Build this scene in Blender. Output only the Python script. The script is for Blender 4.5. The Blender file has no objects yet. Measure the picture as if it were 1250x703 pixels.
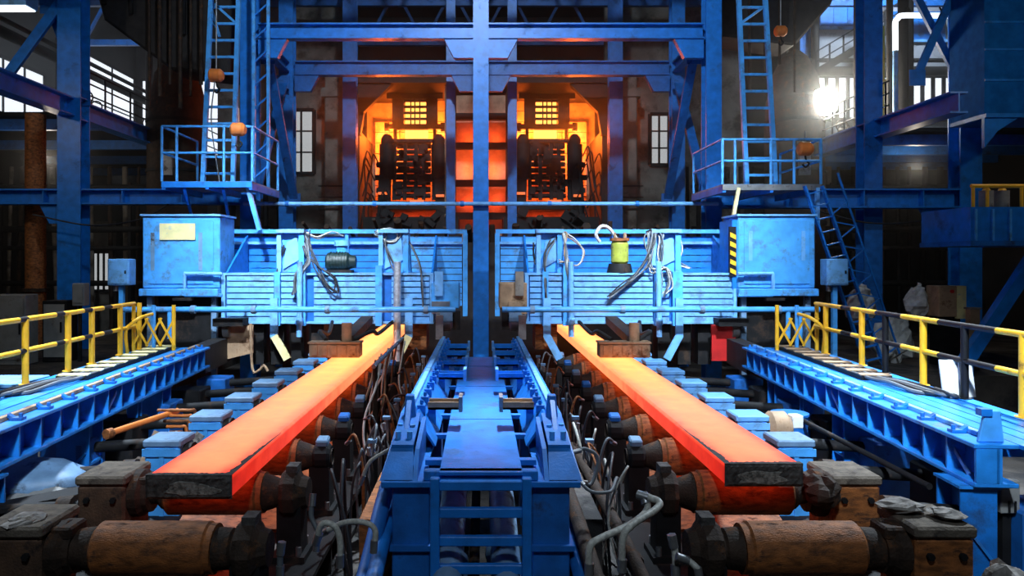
import bpy, math, random
from mathutils import Vector, Matrix
random.seed(7)
SC = bpy.context.scene
COL = SC.collection
PI = math.pi
# ------------------------------------------------------------------ camera
# level camera 4 m above the hall floor, looking along +Y; rising/cross front by lens shift
cam_d = bpy.data.cameras.new('camera'); cam = bpy.data.objects.new('camera', cam_d); COL.objects.link(cam)
cam.location = (0, 0, 4.0); cam.rotation_euler = (PI/2, 0, 0)
cam_d.sensor_width = 36.0; cam_d.lens = 900/1250*36.0
cam_d.shift_x = 38/1250; cam_d.shift_y = -31.5/1250
cam_d.clip_start = 0.05; cam_d.clip_end = 300
SC.camera = cam
# ------------------------------------------------------------------ world, exposure
w = bpy.data.worlds.new('world'); SC.world = w; w.use_nodes = True
w.node_tree.nodes['Background'].inputs[0].default_value = (0.35, 0.5, 0.8, 1)
w.node_tree.nodes['Background'].inputs[1].default_value = 0.3
SC.view_settings.view_transform = 'Standard'; SC.view_settings.look = 'None'
SC.view_settings.gamma = 1.0; SC.view_settings.use_curve_mapping = False
SC.view_settings.exposure = 0.0
# ------------------------------------------------------------------ hall lamps (high-bay floodlights under the roof) and added fill lights
def area(name, loc, aim, size, power, color=(0.72, 0.86, 1.0), spread=PI):
    d = bpy.data.lights.new(name, 'AREA'); d.shape = 'DISK'; d.size = size; d.energy = power; d.color = color; d.spread = spread
    o = bpy.data.objects.new(name, d); COL.objects.link(o); o.location = loc
    o.rotation_euler = (Vector(aim) - Vector(loc)).to_track_quat('-Z', 'Y').to_euler()
    return o
def point(name, loc, power, color, r=0.2):
    d = bpy.data.lights.new(name, 'POINT'); d.energy = power; d.color = color; d.shadow_soft_size = r
    o = bpy.data.objects.new(name, d); COL.objects.link(o); o.location = loc
    return o
area('overhead_light', (5.5, 9.0, 15.0), (5.0, 21, 3.6), 0.7, 400, spread=0.62)
area('overhead_light', (-5.5, 9.0, 15.0), (-5.4, 21, 3.6), 0.7, 400, spread=0.62)
area('overhead_light', (1.2, 15.5, 15.5), (0.1, 11.2, 2.0), 0.7, 165, spread=0.46)
area('overhead_light', (11.0, 15.5, 14.0), (7.6, 11.6, 2.0), 1.2, 720, spread=0.9)
area('overhead_light', (-11.0, 15.5, 14.0), (-8.0, 12.2, 2.0), 1.2, 700, spread=0.9)
point('under_floor_fill', (-16.5, 28.0, 7.9), 90, (1.0, 0.86, 0.7), 0.15)  # added fill, lifts the dark pipes under the left mezzanine
point('under_floor_fill', (16.5, 28.0, 7.6), 70, (1.0, 0.86, 0.7), 0.15)  # added fill under the right mezzanine
point('aisle_fill', (-16.0, 17.5, 9.5), 260, (1.0, 0.9, 0.78), 0.2)  # added fill, brightens the cabinets on the left
point('aisle_fill', (14.5, 16.5, 9.8), 200, (1.0, 0.9, 0.78), 0.2)  # added fill, brightens the floor beyond the right railing
area('far_bay_fill', (17.0, 29.0, 18.6), (18.5, 34.2, 13.5), 0.8, 560, spread=1.9)  # added fill for the pale wall at upper right
area('overhead_light', (1.5, -1.0, 13.5), (6.6, 13.0, 1.4), 0.9, 200, spread=0.5)  # added fill for the inner face of the right girder
area('overhead_light', (-1.5, -1.0, 13.5), (-6.8, 13.0, 1.4), 0.9, 110, spread=0.5)  # added fill for the inner face of the left girder
area('far_bay_fill', (-16.5, 33.0, 18.6), (-19, 38, 12.0), 0.8, 420, spread=2.2)  # added fill inside the far bay on the left
area('overhead_light', (0.0, -3.0, 14.0), (0.0, 9, 1.5), 1.2, 270, spread=2.0)
area('overhead_light', (0.0, 9.0, 18.5), (0.0, 25, 9.5), 1.0, 780, spread=1.5)  # added fill to brighten the portal girders from the front

# ------------------------------------------------------------------ materials
def mat(name, base, rough=0.5, metal=0.0, var=0.25, scale=4.0, dirt=None, dirt_amt=0.0, dirt_scale=2.0, bump=0.15, bump_scale=40.0, spec=0.5, stretch=(1,1,1)):
    m = bpy.data.materials.new(name); m.use_nodes = True
    nt = m.node_tree; N = nt.nodes; L = nt.links
    b = N['Principled BSDF']; b.inputs['Roughness'].default_value = rough; b.inputs['Metallic'].default_value = metal
    b.inputs['Specular IOR Level'].default_value = spec
    tc = N.new('ShaderNodeTexCoord'); mp = N.new('ShaderNodeMapping'); L.new(tc.outputs['Object'], mp.inputs[0])
    mp.inputs['Scale'].default_value = stretch
    n1 = N.new('ShaderNodeTexNoise'); n1.inputs['Scale'].default_value = scale; n1.inputs['Detail'].default_value = 5
    L.new(mp.outputs[0], n1.inputs['Vector'])
    r1 = N.new('ShaderNodeValToRGB'); L.new(n1.outputs['Fac'], r1.inputs[0])
    lo = [max(0, c*(1-var)) for c in base]; hi = [min(1, c*(1+var)) for c in base]
    r1.color_ramp.elements[0].position = 0.32; r1.color_ramp.elements[1].position = 0.68
    r1.color_ramp.elements[0].color = (*lo, 1); r1.color_ramp.elements[1].color = (*hi, 1)
    out = r1.outputs[0]
    if dirt:
        n2 = N.new('ShaderNodeTexNoise'); n2.inputs['Scale'].default_value = dirt_scale; n2.inputs['Detail'].default_value = 8; n2.inputs['Roughness'].default_value = 0.7
        L.new(mp.outputs[0], n2.inputs['Vector'])
        r2 = N.new('ShaderNodeValToRGB'); L.new(n2.outputs['Fac'], r2.inputs[0])
        p = 0.68 - 0.3*dirt_amt
        r2.color_ramp.elements[0].position = p; r2.color_ramp.elements[1].position = min(1, p+0.12)
        r2.color_ramp.elements[0].color = (0,0,0,1); r2.color_ramp.elements[1].color = (1,1,1,1)
        mx = N.new('ShaderNodeMixRGB'); L.new(r2.outputs[0], mx.inputs[0]); L.new(out, mx.inputs[1]); mx.inputs[2].default_value = (*dirt, 1)
        out = mx.outputs[0]
        mr = N.new('ShaderNodeMapRange'); L.new(r2.outputs[0], mr.inputs[0]); mr.inputs[3].default_value = rough; mr.inputs[4].default_value = min(1, rough+0.3)
        L.new(mr.outputs[0], b.inputs['Roughness'])
    L.new(out, b.inputs['Base Color'])
    if bump:
        nb = N.new('ShaderNodeTexNoise'); nb.inputs['Scale'].default_value = bump_scale; nb.inputs['Detail'].default_value = 4
        L.new(mp.outputs[0], nb.inputs['Vector'])
        bp = N.new('ShaderNodeBump'); bp.inputs['Strength'].default_value = bump; bp.inputs['Distance'].default_value = 0.02
        L.new(nb.outputs['Fac'], bp.inputs['Height']); L.new(bp.outputs[0], b.inputs['Normal'])
    return m
def emis(name, color, strength):
    m = bpy.data.materials.new(name); m.use_nodes = True
    b = m.node_tree.nodes['Principled BSDF']; b.inputs['Base Color'].default_value = (0.06, 0.06, 0.06, 1)
    b.inputs['Emission Color'].default_value = (*color, 1); b.inputs['Emission Strength'].default_value = strength
    return m
RUST = (0.16, 0.055, 0.02); GRIME = (0.03, 0.028, 0.026)
M = {
 'blue': mat('blue_paint', (0.007, 0.165, 0.58), 0.42, var=0.2, dirt=(0.01, 0.07, 0.22), dirt_amt=0.35, dirt_scale=1.2),
 'blue_dark': mat('dark_blue_paint', (0.007, 0.12, 0.44), 0.5, var=0.25, dirt=(0.010, 0.045, 0.14), dirt_amt=0.4),
 'blue_deck': mat('worn_blue_deck_paint', (0.018, 0.235, 0.72), 0.33, var=0.2, dirt=(0.05, 0.11, 0.26), dirt_amt=0.4, dirt_scale=1.5),
 'blue_light': mat('light_blue_paint', (0.06, 0.34, 0.80), 0.45, var=0.18, dirt=(0.07, 0.17, 0.32), dirt_amt=0.5, dirt_scale=2.2),
 'blue_pale': mat('faded_pale_blue_paint', (0.14, 0.40, 0.78), 0.5, var=0.15, dirt=(0.10, 0.20, 0.34), dirt_amt=0.55, dirt_scale=1.7),
 'blue_grey': mat('blue_grey_paint', (0.14, 0.26, 0.42), 0.5, dirt=GRIME, dirt_amt=0.5),
 'yellow': mat('yellow_paint', (0.85, 0.46, 0.02), 0.45, var=0.12, dirt=(0.25, 0.12, 0.02), dirt_amt=0.25),
 'black': mat('black_paint', (0.006, 0.0065, 0.008), 0.6, var=0.3, spec=0.25),
 'dark': mat('dark_grimy_steel', (0.008, 0.008, 0.009), 0.7, spec=0.25, var=0.4, dirt=(0.05, 0.03, 0.02), dirt_amt=0.4),
 'soot': mat('soot_black_steel', (0.012, 0.010, 0.010), 0.75, var=0.5),
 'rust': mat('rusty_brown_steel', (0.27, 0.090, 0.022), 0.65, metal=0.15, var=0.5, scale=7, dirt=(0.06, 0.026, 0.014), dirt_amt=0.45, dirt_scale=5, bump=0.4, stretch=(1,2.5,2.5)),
 'rust_dark': mat('dark_scaled_steel', (0.030, 0.018, 0.012), 0.75, spec=0.3, var=0.5, scale=6, dirt=(0.12, 0.05, 0.02), dirt_amt=0.4, dirt_scale=4, bump=0.5),
 'crust': mat('grey_cooled_scale', (0.058, 0.053, 0.050), 0.85, var=0.55, scale=14, dirt=(0.025, 0.022, 0.02), dirt_amt=0.5, dirt_scale=9, bump=0.9, bump_scale=22),
 'crust_pale': mat('pale_flaked_scale', (0.20, 0.19, 0.17), 0.9, var=0.55, scale=18, dirt=(0.04, 0.04, 0.035), dirt_amt=0.6, dirt_scale=12, bump=1.0, bump_scale=30),
 'steel': mat('bare_grey_steel', (0.32, 0.33, 0.34), 0.4, metal=0.8, var=0.25, dirt=(0.08, 0.06, 0.05), dirt_amt=0.4),
 'foil': mat('silver_wrapped_pipe', (0.65, 0.68, 0.72), 0.35, metal=0.7, var=0.25, scale=12, bump=0.5),
 'hose': mat('grey_rubber_hose', (0.10, 0.115, 0.13), 0.55, var=0.3),
 'hose_pale': mat('pale_braided_hose', (0.40, 0.40, 0.36), 0.5, var=0.3, scale=30),
 'hose_dark': mat('dark_rubber_hose', (0.018, 0.02, 0.025), 0.5, var=0.3),
 'concrete': mat('stained_concrete', (0.20, 0.18, 0.155), 0.85, var=0.3, scale=1.5, dirt=(0.06, 0.05, 0.04), dirt_amt=0.6, dirt_scale=1.0, bump=0.3),
 'floor': mat('oily_concrete_floor', (0.05, 0.042, 0.036), 0.6, var=0.5, scale=1.0, dirt=(0.016, 0.015, 0.016), dirt_amt=0.7, dirt_scale=0.6, bump=0.4),
 'wallm': mat('sooty_sheet_wall', (0.03, 0.027, 0.026), 0.85, var=0.4, scale=0.6),
 'brick': mat('fire_brick', (0.50, 0.36, 0.24), 0.9, var=0.3, scale=2.0, dirt=(0.30, 0.18, 0.12), dirt_amt=0.3, dirt_scale=2.5, bump=0.5),
 'tan': mat('tan_plate', (0.34, 0.22, 0.13), 0.7, var=0.3, dirt=(0.12, 0.06, 0.03), dirt_amt=0.5),
 'white': mat('white_board', (0.72, 0.75, 0.78), 0.6, var=0.06, dirt=(0.45, 0.46, 0.46), dirt_amt=0.2),
 'bag': mat('crumpled_white_plastic', (0.50, 0.50, 0.48), 0.55, var=0.2, scale=8, bump=0.8, bump_scale=12),
 'grey': mat('grey_cabinet_paint', (0.24, 0.24, 0.23), 0.6, var=0.15, dirt=(0.10, 0.07, 0.05), dirt_amt=0.4),
 'cream': mat('cream_plate', (0.70, 0.62, 0.30), 0.6, var=0.15, dirt=(0.36, 0.42, 0.42), dirt_amt=0.4, dirt_scale=5),
 'green': mat('dark_green_motor_paint', (0.006, 0.022, 0.022), 0.5, var=0.3),
 'lime': mat('yellow_green_paint', (0.32, 0.36, 0.05), 0.5, var=0.3, dirt=(0.12, 0.12, 0.05), dirt_amt=0.4, dirt_scale=8),
 'orange': mat('orange_paint', (0.62, 0.17, 0.03), 0.5, var=0.2),
 'red': mat('red_glow_and_paint', (0.45, 0.012, 0.012), 0.5, var=0.2),
 'clay': mat('grey_rubble', (0.26, 0.24, 0.22), 0.95, var=0.4, scale=9, bump=0.8, bump_scale=18, dirt=(0.09, 0.07, 0.05), dirt_amt=0.5, dirt_scale=5),
 'lit_pane': emis('daylit_frosted_pane', (0.86, 0.92, 1.0), 1.25),
 'lit_dim': emis('dim_daylit_pane', (0.80, 0.84, 0.86), 0.55),
 'lamp': emis('floodlight_lens', (1.0, 0.93, 0.78), 230.0),
 'tube': emis('cold_white_glow', (0.88, 0.94, 1.0), 1.6),
 'strand': emis('white_hot_strand', (1.0, 0.38, 0.07), 3.0),
 'dust': mat('dusty_tan_lid', (0.13, 0.105, 0.08), 0.9, var=0.4, scale=7, dirt=(0.04, 0.03, 0.025), dirt_amt=0.6, dirt_scale=4, bump=0.6),
 'block': mat('brown_oxidised_block', (0.075, 0.038, 0.020), 0.75, var=0.5, scale=5, dirt=(0.025, 0.015, 0.012), dirt_amt=0.5, dirt_scale=4, bump=0.5),
 'pale_wall': mat('pale_grey_sheet_wall', (0.30, 0.32, 0.36), 0.8, var=0.15, scale=0.7, dirt=(0.12, 0.12, 0.13), dirt_amt=0.4, dirt_scale=0.5),
 'blue_matt': mat('matt_dark_blue_sheet', (0.006, 0.10, 0.36), 0.95, var=0.2, spec=0.05),
 'strand_cool': emis('red_hot_strand', (1.0, 0.055, 0.006), 0.42),
 'spark': emis('glowing_offcut', (1.0, 0.18, 0.03), 1.2),
}
def hot_material():
    """incandescent slab: temperature falls along its length towards the free end and towards its edges"""
    m = bpy.data.materials.new('incandescent_steel'); m.use_nodes = True
    N = m.node_tree.nodes; L = m.node_tree.links; b = N['Principled BSDF']
    tc = N.new('ShaderNodeTexCoord'); sp = N.new('ShaderNodeSeparateXYZ'); L.new(tc.outputs['Object'], sp.inputs[0])
    def math_(op, a, bv=None, clamp=False):
        n = N.new('ShaderNodeMath'); n.operation = op; n.use_clamp = clamp
        for i, v in enumerate((a, bv)):
            if v is None: continue
            if isinstance(v, (int, float)): n.inputs[i].default_value = v
            else: L.new(v, n.inputs[i])
        return n.outputs[0]
    # object space: x across (0 centre), y from the free end backwards, z height (0 = top)
    ly = N.new('ShaderNodeMapRange'); ly.interpolation_type = 'SMOOTHSTEP'; L.new(sp.outputs['Y'], ly.inputs[0]); ly.inputs[1].default_value = -0.1; ly.inputs[2].default_value = 11.0; ly.inputs[3].default_value = 0.50; ly.inputs[4].default_value = 0.92
    ax = math_('ABSOLUTE', sp.outputs['X'])
    ex = N.new('ShaderNodeMapRange'); ex.interpolation_type = 'SMOOTHSTEP'; L.new(ax, ex.inputs[0]); ex.inputs[1].default_value = 0.16; ex.inputs[2].default_value = 0.46; ex.inputs[3].default_value = 0.0; ex.inputs[4].default_value = 0.20
    ez = N.new('ShaderNodeMapRange'); L.new(sp.outputs['Z'], ez.inputs[0]); ez.inputs[1].default_value = -0.012; ez.inputs[2].default_value = -0.05; ez.inputs[3].default_value = 0.0; ez.inputs[4].default_value = 0.14
    en = N.new('ShaderNodeMapRange'); L.new(sp.outputs['Y'], en.inputs[0]); en.inputs[1].default_value = 0.0; en.inputs[2].default_value = 0.5; en.inputs[3].default_value = 0.10; en.inputs[4].default_value = 0.0
    nz = N.new('ShaderNodeTexNoise'); nz.inputs['Scale'].default_value = 2.2; nz.inputs['Detail'].default_value = 7; nz.inputs['Roughness'].default_value = 0.65; L.new(tc.outputs['Object'], nz.inputs['Vector'])
    nn = N.new('ShaderNodeMapRange'); L.new(nz.outputs['Fac'], nn.inputs[0]); nn.inputs[1].default_value = 0.3; nn.inputs[2].default_value = 0.7; nn.inputs[3].default_value = -0.05; nn.inputs[4].default_value = 0.05
    t = math_('SUBTRACT', ly.outputs[0], ex.outputs[0]); t = math_('SUBTRACT', t, ez.outputs[0]); t = math_('SUBTRACT', t, en.outputs[0]); t = math_('ADD', t, nn.outputs[0], True)
    r = N.new('ShaderNodeValToRGB'); L.new(t, r.inputs[0]); e = r.color_ramp.elements
    e[0].position = 0.0; e[0].color = (0.25, 0.008, 0.004, 1)
    e[1].position = 1.0; e[1].color = (1.0, 0.36, 0.10, 1)
    for p, c in ((0.14, (0.60, 0.018, 0.008, 1)), (0.28, (0.88, 0.060, 0.026, 1)), (0.42, (0.95, 0.17, 0.068, 1)), (0.58, (1.0, 0.22, 0.080, 1)), (0.78, (1.0, 0.285, 0.078, 1))):
        x = e.new(p); x.color = c
    L.new(r.outputs[0], b.inputs['Emission Color'])
    s = N.new('ShaderNodeMapRange'); L.new(t, s.inputs[0]); s.inputs[1].default_value = 0.2; s.inputs[2].default_value = 0.95; s.inputs[3].default_value = 1.25; s.inputs[4].default_value = 3.0
    L.new(s.outputs[0], b.inputs['Emission Strength'])
    b.inputs['Base Color'].default_value = (0.05, 0.03, 0.025, 1); b.inputs['Roughness'].default_value = 0.8
    bp = N.new('ShaderNodeBump'); bp.inputs['Strength'].default_value = 0.4; bp.inputs['Distance'].default_value = 0.02; L.new(nz.outputs['Fac'], bp.inputs['Height']); L.new(bp.outputs[0], b.inputs['Normal'])
    return m
M['hot'] = hot_material()

# ------------------------------------------------------------------ mesh builder
class MB:
    def __init__(s): s.v = []; s.f = []; s.sm = []
    def add(s, vs, fs, smooth=False):
        o = len(s.v); s.v += [tuple(v) for v in vs]; s.f += [tuple(i+o for i in f) for f in fs]; s.sm += [smooth]*len(fs); return s
    def box(s, x0, x1, y0, y1, z0, z1):
        x0, x1 = sorted((x0, x1)); y0, y1 = sorted((y0, y1)); z0, z1 = sorted((z0, z1))
        return s.add([(x0,y0,z0),(x1,y0,z0),(x1,y1,z0),(x0,y1,z0),(x0,y0,z1),(x1,y0,z1),(x1,y1,z1),(x0,y1,z1)],
                     [(0,3,2,1),(4,5,6,7),(0,1,5,4),(1,2,6,5),(2,3,7,6),(3,0,4,7)])
    def cbox(s, c, size, rot=None):
        R = rot if rot is not None else Matrix.Identity(3)
        c = Vector(c); h = Vector(size)/2
        vs = [c + R @ Vector((sx*h.x, sy*h.y, sz*h.z)) for sz in (-1,1) for sx, sy in ((-1,-1),(1,-1),(1,1),(-1,1))]
        return s.add(vs, [(0,3,2,1),(4,5,6,7),(0,1,5,4),(1,2,6,5),(2,3,7,6),(3,0,4,7)])
    def frame(s, p, q, up):
        p = Vector(p); q = Vector(q); d = (q-p).normalized(); u = Vector(up)
        a = d.cross(u)
        if a.length < 1e-5: a = d.cross(Vector((1,0,0)))
        a.normalize(); u = a.cross(d).normalized(); return p, q, d, a, u
    def bar(s, p, q, w, h, up=(0,0,1), oa=0, ou=0):
        p, q, d, a, u = s.frame(p, q, up)
        vs = []
        for e in (p, q):
            for sa, su in ((-1,-1),(1,-1),(1,1),(-1,1)): vs.append(e + a*(oa+sa*w/2) + u*(ou+su*h/2))
        return s.add(vs, [(3,2,1,0),(4,5,6,7),(0,1,5,4),(1,2,6,5),(2,3,7,6),(3,0,4,7)])
    def cyl(s, p, q, r0, r1=None, n=16, caps=True, smooth=True):
        r1 = r0 if r1 is None else r1
        p, q, d, a, u = s.frame(p, q, (0,0,1))
        vs = []
        for e, r in ((p, r0), (q, r1)):
            for i in range(n):
                t = 2*PI*i/n; vs.append(e + a*(r*math.cos(t)) + u*(r*math.sin(t)))
        s.add(vs, [(i, (i+1)%n, n+(i+1)%n, n+i) for i in range(n)], smooth)
        if caps: s.add(vs, [tuple(range(n-1,-1,-1)), tuple(range(n, 2*n))])
        return s
    def lathe(s, p, d, prof, n=24, smooth=True):
        """prof: (distance along d, radius)"""
        d = Vector(d).normalized(); p = Vector(p)
        for (t0, r0), (t1, r1) in zip(prof, prof[1:]):
            if abs(t0-t1) < 1e-6 and abs(r0-r1) < 1e-6: continue
            s.cyl2(p + d*t0, p + d*t1, d, r0, r1, n, smooth)
        return s
    def cyl2(s, p, q, d, r0, r1, n, smooth):
        a = d.cross(Vector((0,0,1)))
        if a.length < 1e-5: a = d.cross(Vector((1,0,0)))
        a.normalize(); u = a.cross(d)
        vs = []
        for e, r in ((p, r0), (q, r1)):
            for i in range(n):
                t = 2*PI*i/n; vs.append(e + a*(r*math.cos(t)) + u*(r*math.sin(t)))
        return s.add(vs, [(i, (i+1)%n, n+(i+1)%n, n+i) for i in range(n)], smooth)
    def prism(s, pts, vec):
        pts = [Vector(p) for p in pts]; vec = Vector(vec); n = len(pts)
        nrm = Vector((0,0,0))
        for i in range(n): nrm += pts[i].cross(pts[(i+1)%n])
        if nrm.dot(vec) > 0: pts = pts[::-1]
        return s.add(pts + [p+vec for p in pts], [tuple(range(n)), tuple(range(2*n-1, n-1, -1))] + [(i, n+i, n+(i+1)%n, (i+1)%n) for i in range(n)])
    def tube(s, pts, r, n=8, sub=6, closed=False):
        P = [Vector(p) for p in pts]
        if sub > 1 and len(P) > 2:
            Q = []
            for i in range(len(P)-1):
                a = P[i-1] if i else P[0]*2-P[1]; b, c = P[i], P[i+1]; d = P[i+2] if i+2 < len(P) else P[-1]*2-P[-2]
                for k in range(sub):
                    t = k/sub
                    Q.append(0.5*((2*b) + (c-a)*t + (2*a-5*b+4*c-d)*t*t + (3*b-a-3*c+d)*t*t*t))
            Q.append(P[-1]); P = Q
        rows = []; a = None
        for i, p in enumerate(P):
            d = (P[min(i+1, len(P)-1)] - P[max(i-1, 0)]).normalized()
            if a is None:
                a = d.cross(Vector((0,0,1)))
                if a.length < 1e-4: a = d.cross(Vector((1,0,0)))
            a = (a - d*a.dot(d)).normalized(); u = d.cross(a)
            rows += [p + a*(r*math.cos(2*PI*k/n)) + u*(r*math.sin(2*PI*k/n)) for k in range(n)]
        fs = [(i*n+k, i*n+(k+1)%n, (i+1)*n+(k+1)%n, (i+1)*n+k) for i in range(len(P)-1) for k in range(n)]
        s.add(rows, fs, True)
        m = len(P)-1
        s.add(rows, [tuple(range(n-1,-1,-1)), tuple(m*n+k for k in range(n))])
        return s
    def ibeam(s, p, q, w, h, up, tf=0.04, tw=0.03):
        s.bar(p, q, w, tf, up, 0, h/2-tf/2); s.bar(p, q, w, tf, up, 0, -h/2+tf/2); s.bar(p, q, tw, h-2*tf, up); return s
    def blob(s, c, r, n=10, m=6, seed=0, jit=0.2):
        rnd = random.Random(seed); c = Vector(c); r = Vector(r) if hasattr(r, '__len__') else Vector((r,r,r))
        vs = [c + Vector((0,0,-r.z))]
        for j in range(1, m):
            ph = PI*j/m - PI/2
            for i in range(n):
                k = 1 + rnd.uniform(-jit, jit); t = 2*PI*i/n
                vs.append(c + Vector((r.x*math.cos(ph)*math.cos(t)*k, r.y*math.cos(ph)*math.sin(t)*k, r.z*math.sin(ph)*k)))
        vs.append(c + Vector((0,0,r.z)))
        fs = [(0, 1+(i+1)%n, 1+i) for i in range(n)]
        for j in range(m-2):
            fs += [(1+j*n+i, 1+j*n+(i+1)%n, 1+(j+1)*n+(i+1)%n, 1+(j+1)*n+i) for i in range(n)]
        b = 1+(m-2)*n
        fs += [(b+i, b+(i+1)%n, b+n) for i in range(n)]
        return s.add(vs, fs, jit < 0.15)
    def build(s, name, m, parent=None, bevel=0.0, **props):
        off = Vector((0,0,0))
        p = parent
        while p is not None: off += p.location; p = p.parent
        me = bpy.data.meshes.new(name)
        me.from_pydata([tuple(Vector(v)-off) for v in s.v], [], s.f)
        me.polygons.foreach_set('use_smooth', s.sm)
        me.materials.append(M[m] if isinstance(m, str) else m)
        me.update()
        o = bpy.data.objects.new(name, me); COL.objects.link(o); o.parent = parent
        if bevel:
            md = o.modifiers.new('edge', 'BEVEL'); md.width = bevel; md.segments = 1; md.limit_method = 'ANGLE'; md.angle_limit = 0.7
        for k, v in props.items(): o[k] = v
        return o
def tag(o, label, cat, group=None, kind='thing'):
    o['label'] = label; o['category'] = cat; o['kind'] = kind
    if group: o['group'] = group
    return o
def thing(name, label, cat, loc=(0,0,0), group=None):
    o = bpy.data.objects.new(name, None); COL.objects.link(o); o.location = loc; o.empty_display_size = 0.2
    return tag(o, label, cat, group)
def struct(name, mb, m, parent=None, **k):
    o = mb.build(name, m, parent, **k); o['kind'] = 'structure'; return o
def copy_tree(o, parent=None):
    c = o.copy(); COL.objects.link(c)
    if parent is not None: c.parent = parent
    for ch in list(o.children): copy_tree(ch, c)
    return c
ORD = ('first', 'second', 'third', 'fourth', 'fifth', 'sixth', 'seventh', 'eighth', 'ninth', 'tenth', 'eleventh', 'twelfth', 'thirteenth', 'fourteenth', 'fifteenth', 'sixteenth', 'seventeenth', 'eighteenth', 'nineteenth', 'twentieth')
SIDE = {-1: 'left', 1: 'right'}
CAMZ = 4.0
def P(px, py, D):
    """a point of the hall seen at picture position px, py at distance D"""
    return Vector(((px-587)*D/900, D, CAMZ-(py-320)*D/900))

# ================================================================== SETTING
struct('floor', MB().box(-23, 23, -10, 48, -0.3, 0), 'floor')
struct('wall_left', MB().box(-22.4, -22, -10, 48, 0, 20), 'wallm')
struct('wall_right', MB().box(22, 22.4, -10, 48, 0, 20), 'wallm')
struct('wall_back', MB().box(-22, 22, 47, 47.4, 0, 20), 'wallm')
struct('wall_front', MB().box(-22, 22, -9.4, -9, 0, 20), 'wallm')
struct('ceiling', MB().box(-22.4, 22.4, -10, 48, 19.6, 20), 'wallm')
WN = [0]
def window(origin, ux, w, h, nx, nz, pm='lit_pane', inward=(0,-1,0)):
    """framed window standing proud of a wall: frame > mullion bars, separate panes"""
    WN[0] += 1
    o = Vector(origin); ux = Vector(ux); n = Vector(inward)
    fr = MB()
    for a, b in (((0,0),(w,0)), ((0,h),(w,h)), ((0,0),(0,h)), ((w,0),(w,h))):
        fr.bar(o+ux*a[0]+Vector((0,0,a[1]))+n*0.06, o+ux*b[0]+Vector((0,0,b[1]))+n*0.06, 0.16, 0.16, tuple(n))
    win = struct('window_%d' % WN[0], fr, 'dark')
    for i in range(1, nx): MB().bar(o+ux*(w*i/nx)+n*0.06, o+ux*(w*i/nx)+Vector((0,0,h))+n*0.06, 0.17 if nx > 9 else 0.09, 0.10, tuple(n)).build('mullion', 'dark', win)
    for j in range(1, nz): MB().bar(o+Vector((0,0,h*j/nz))+n*0.06, o+ux*w+Vector((0,0,h*j/nz))+n*0.06, 0.07, 0.07, tuple(n)).build('glazing_bar', 'dark', win)
    for i in range(nx):
        for j in range(nz):
            a = o+ux*(w*(i+0.5)/nx)+Vector((0,0,h*(j+0.5)/nz))+n*0.03
            R = Matrix((ux, n, Vector((0,0,1)))).transposed()
            MB().cbox(a, (w/nx-0.06, 0.03, h/nz-0.05), R).build('pane', pm, win)
window((-21.98, 29.0, 10.8), (0,1,0), 8.0, 2.6, 5, 2, inward=(1,0,0))
window((-21.98, 38.2, 10.6), (0,1,0), 8.4, 5.0, 3, 2, inward=(1,0,0))
window((-21.6, 46.98, 10.6), (1,0,0), 5.6, 5.0, 3, 2)
struct('wall_mezzanine', MB().box(14.3, 22, 34.2, 34.5, 8.7, 19.6), 'pale_wall')
window((15.0, 34.18, 10.6), (1,0,0), 6.9, 2.0, 14, 1)
window((-9.1, 34.96, 8.2), (1,0,0), 1.2, 3.0, 2, 3, 'lit_dim')
window((8.0, 34.96, 8.6), (1,0,0), 1.3, 2.4, 3, 3, 'lit_dim')
# window glimpses low behind the left-hand pipes
window((-18.9, 35.96, 2.6), (1,0,0), 1.1, 1.9, 4, 1, 'lit_dim')
# furnace house front wall with the two casting bays cut through it (concrete panels)
ww = MB()
ww.box(-12.5, -5.9, 35, 35.4, 0, 19.5).box(5.9, 12.5, 35, 35.4, 0, 19.5).box(-20, -18, 36, 36.4, 0, 6)
struct('wall_casting_bay', ww, 'concrete')
struct('trim_1', MB().box(-22, -9.6, 18.5, 30, 0, 1.15), 'floor')       # raised floor strip beyond the railings
struct('trim_2', MB().box(9.6, 22, 18.5, 30, 0, 1.15), 'floor')

# drifting fume in the far half of the hall
hz = bpy.data.materials.new('hall_haze'); hz.use_nodes = True; nt_ = hz.node_tree; nt_.nodes.clear()
o_ = nt_.nodes.new('ShaderNodeOutputMaterial'); v_ = nt_.nodes.new('ShaderNodeVolumePrincipled')
v_.inputs['Color'].default_value = (0.75, 0.78, 0.82, 1); v_.inputs['Density'].default_value = 0.016; v_.inputs['Anisotropy'].default_value = 0.65
nt_.links.new(v_.outputs[0], o_.inputs['Volume'])
hb = MB().box(-21.9, 21.9, 25.0, 34.1, 0.05, 19.5).build('hall_haze', hz); tag(hb, 'thin smoky haze filling the far half of the hall', 'haze', kind='stuff')

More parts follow.
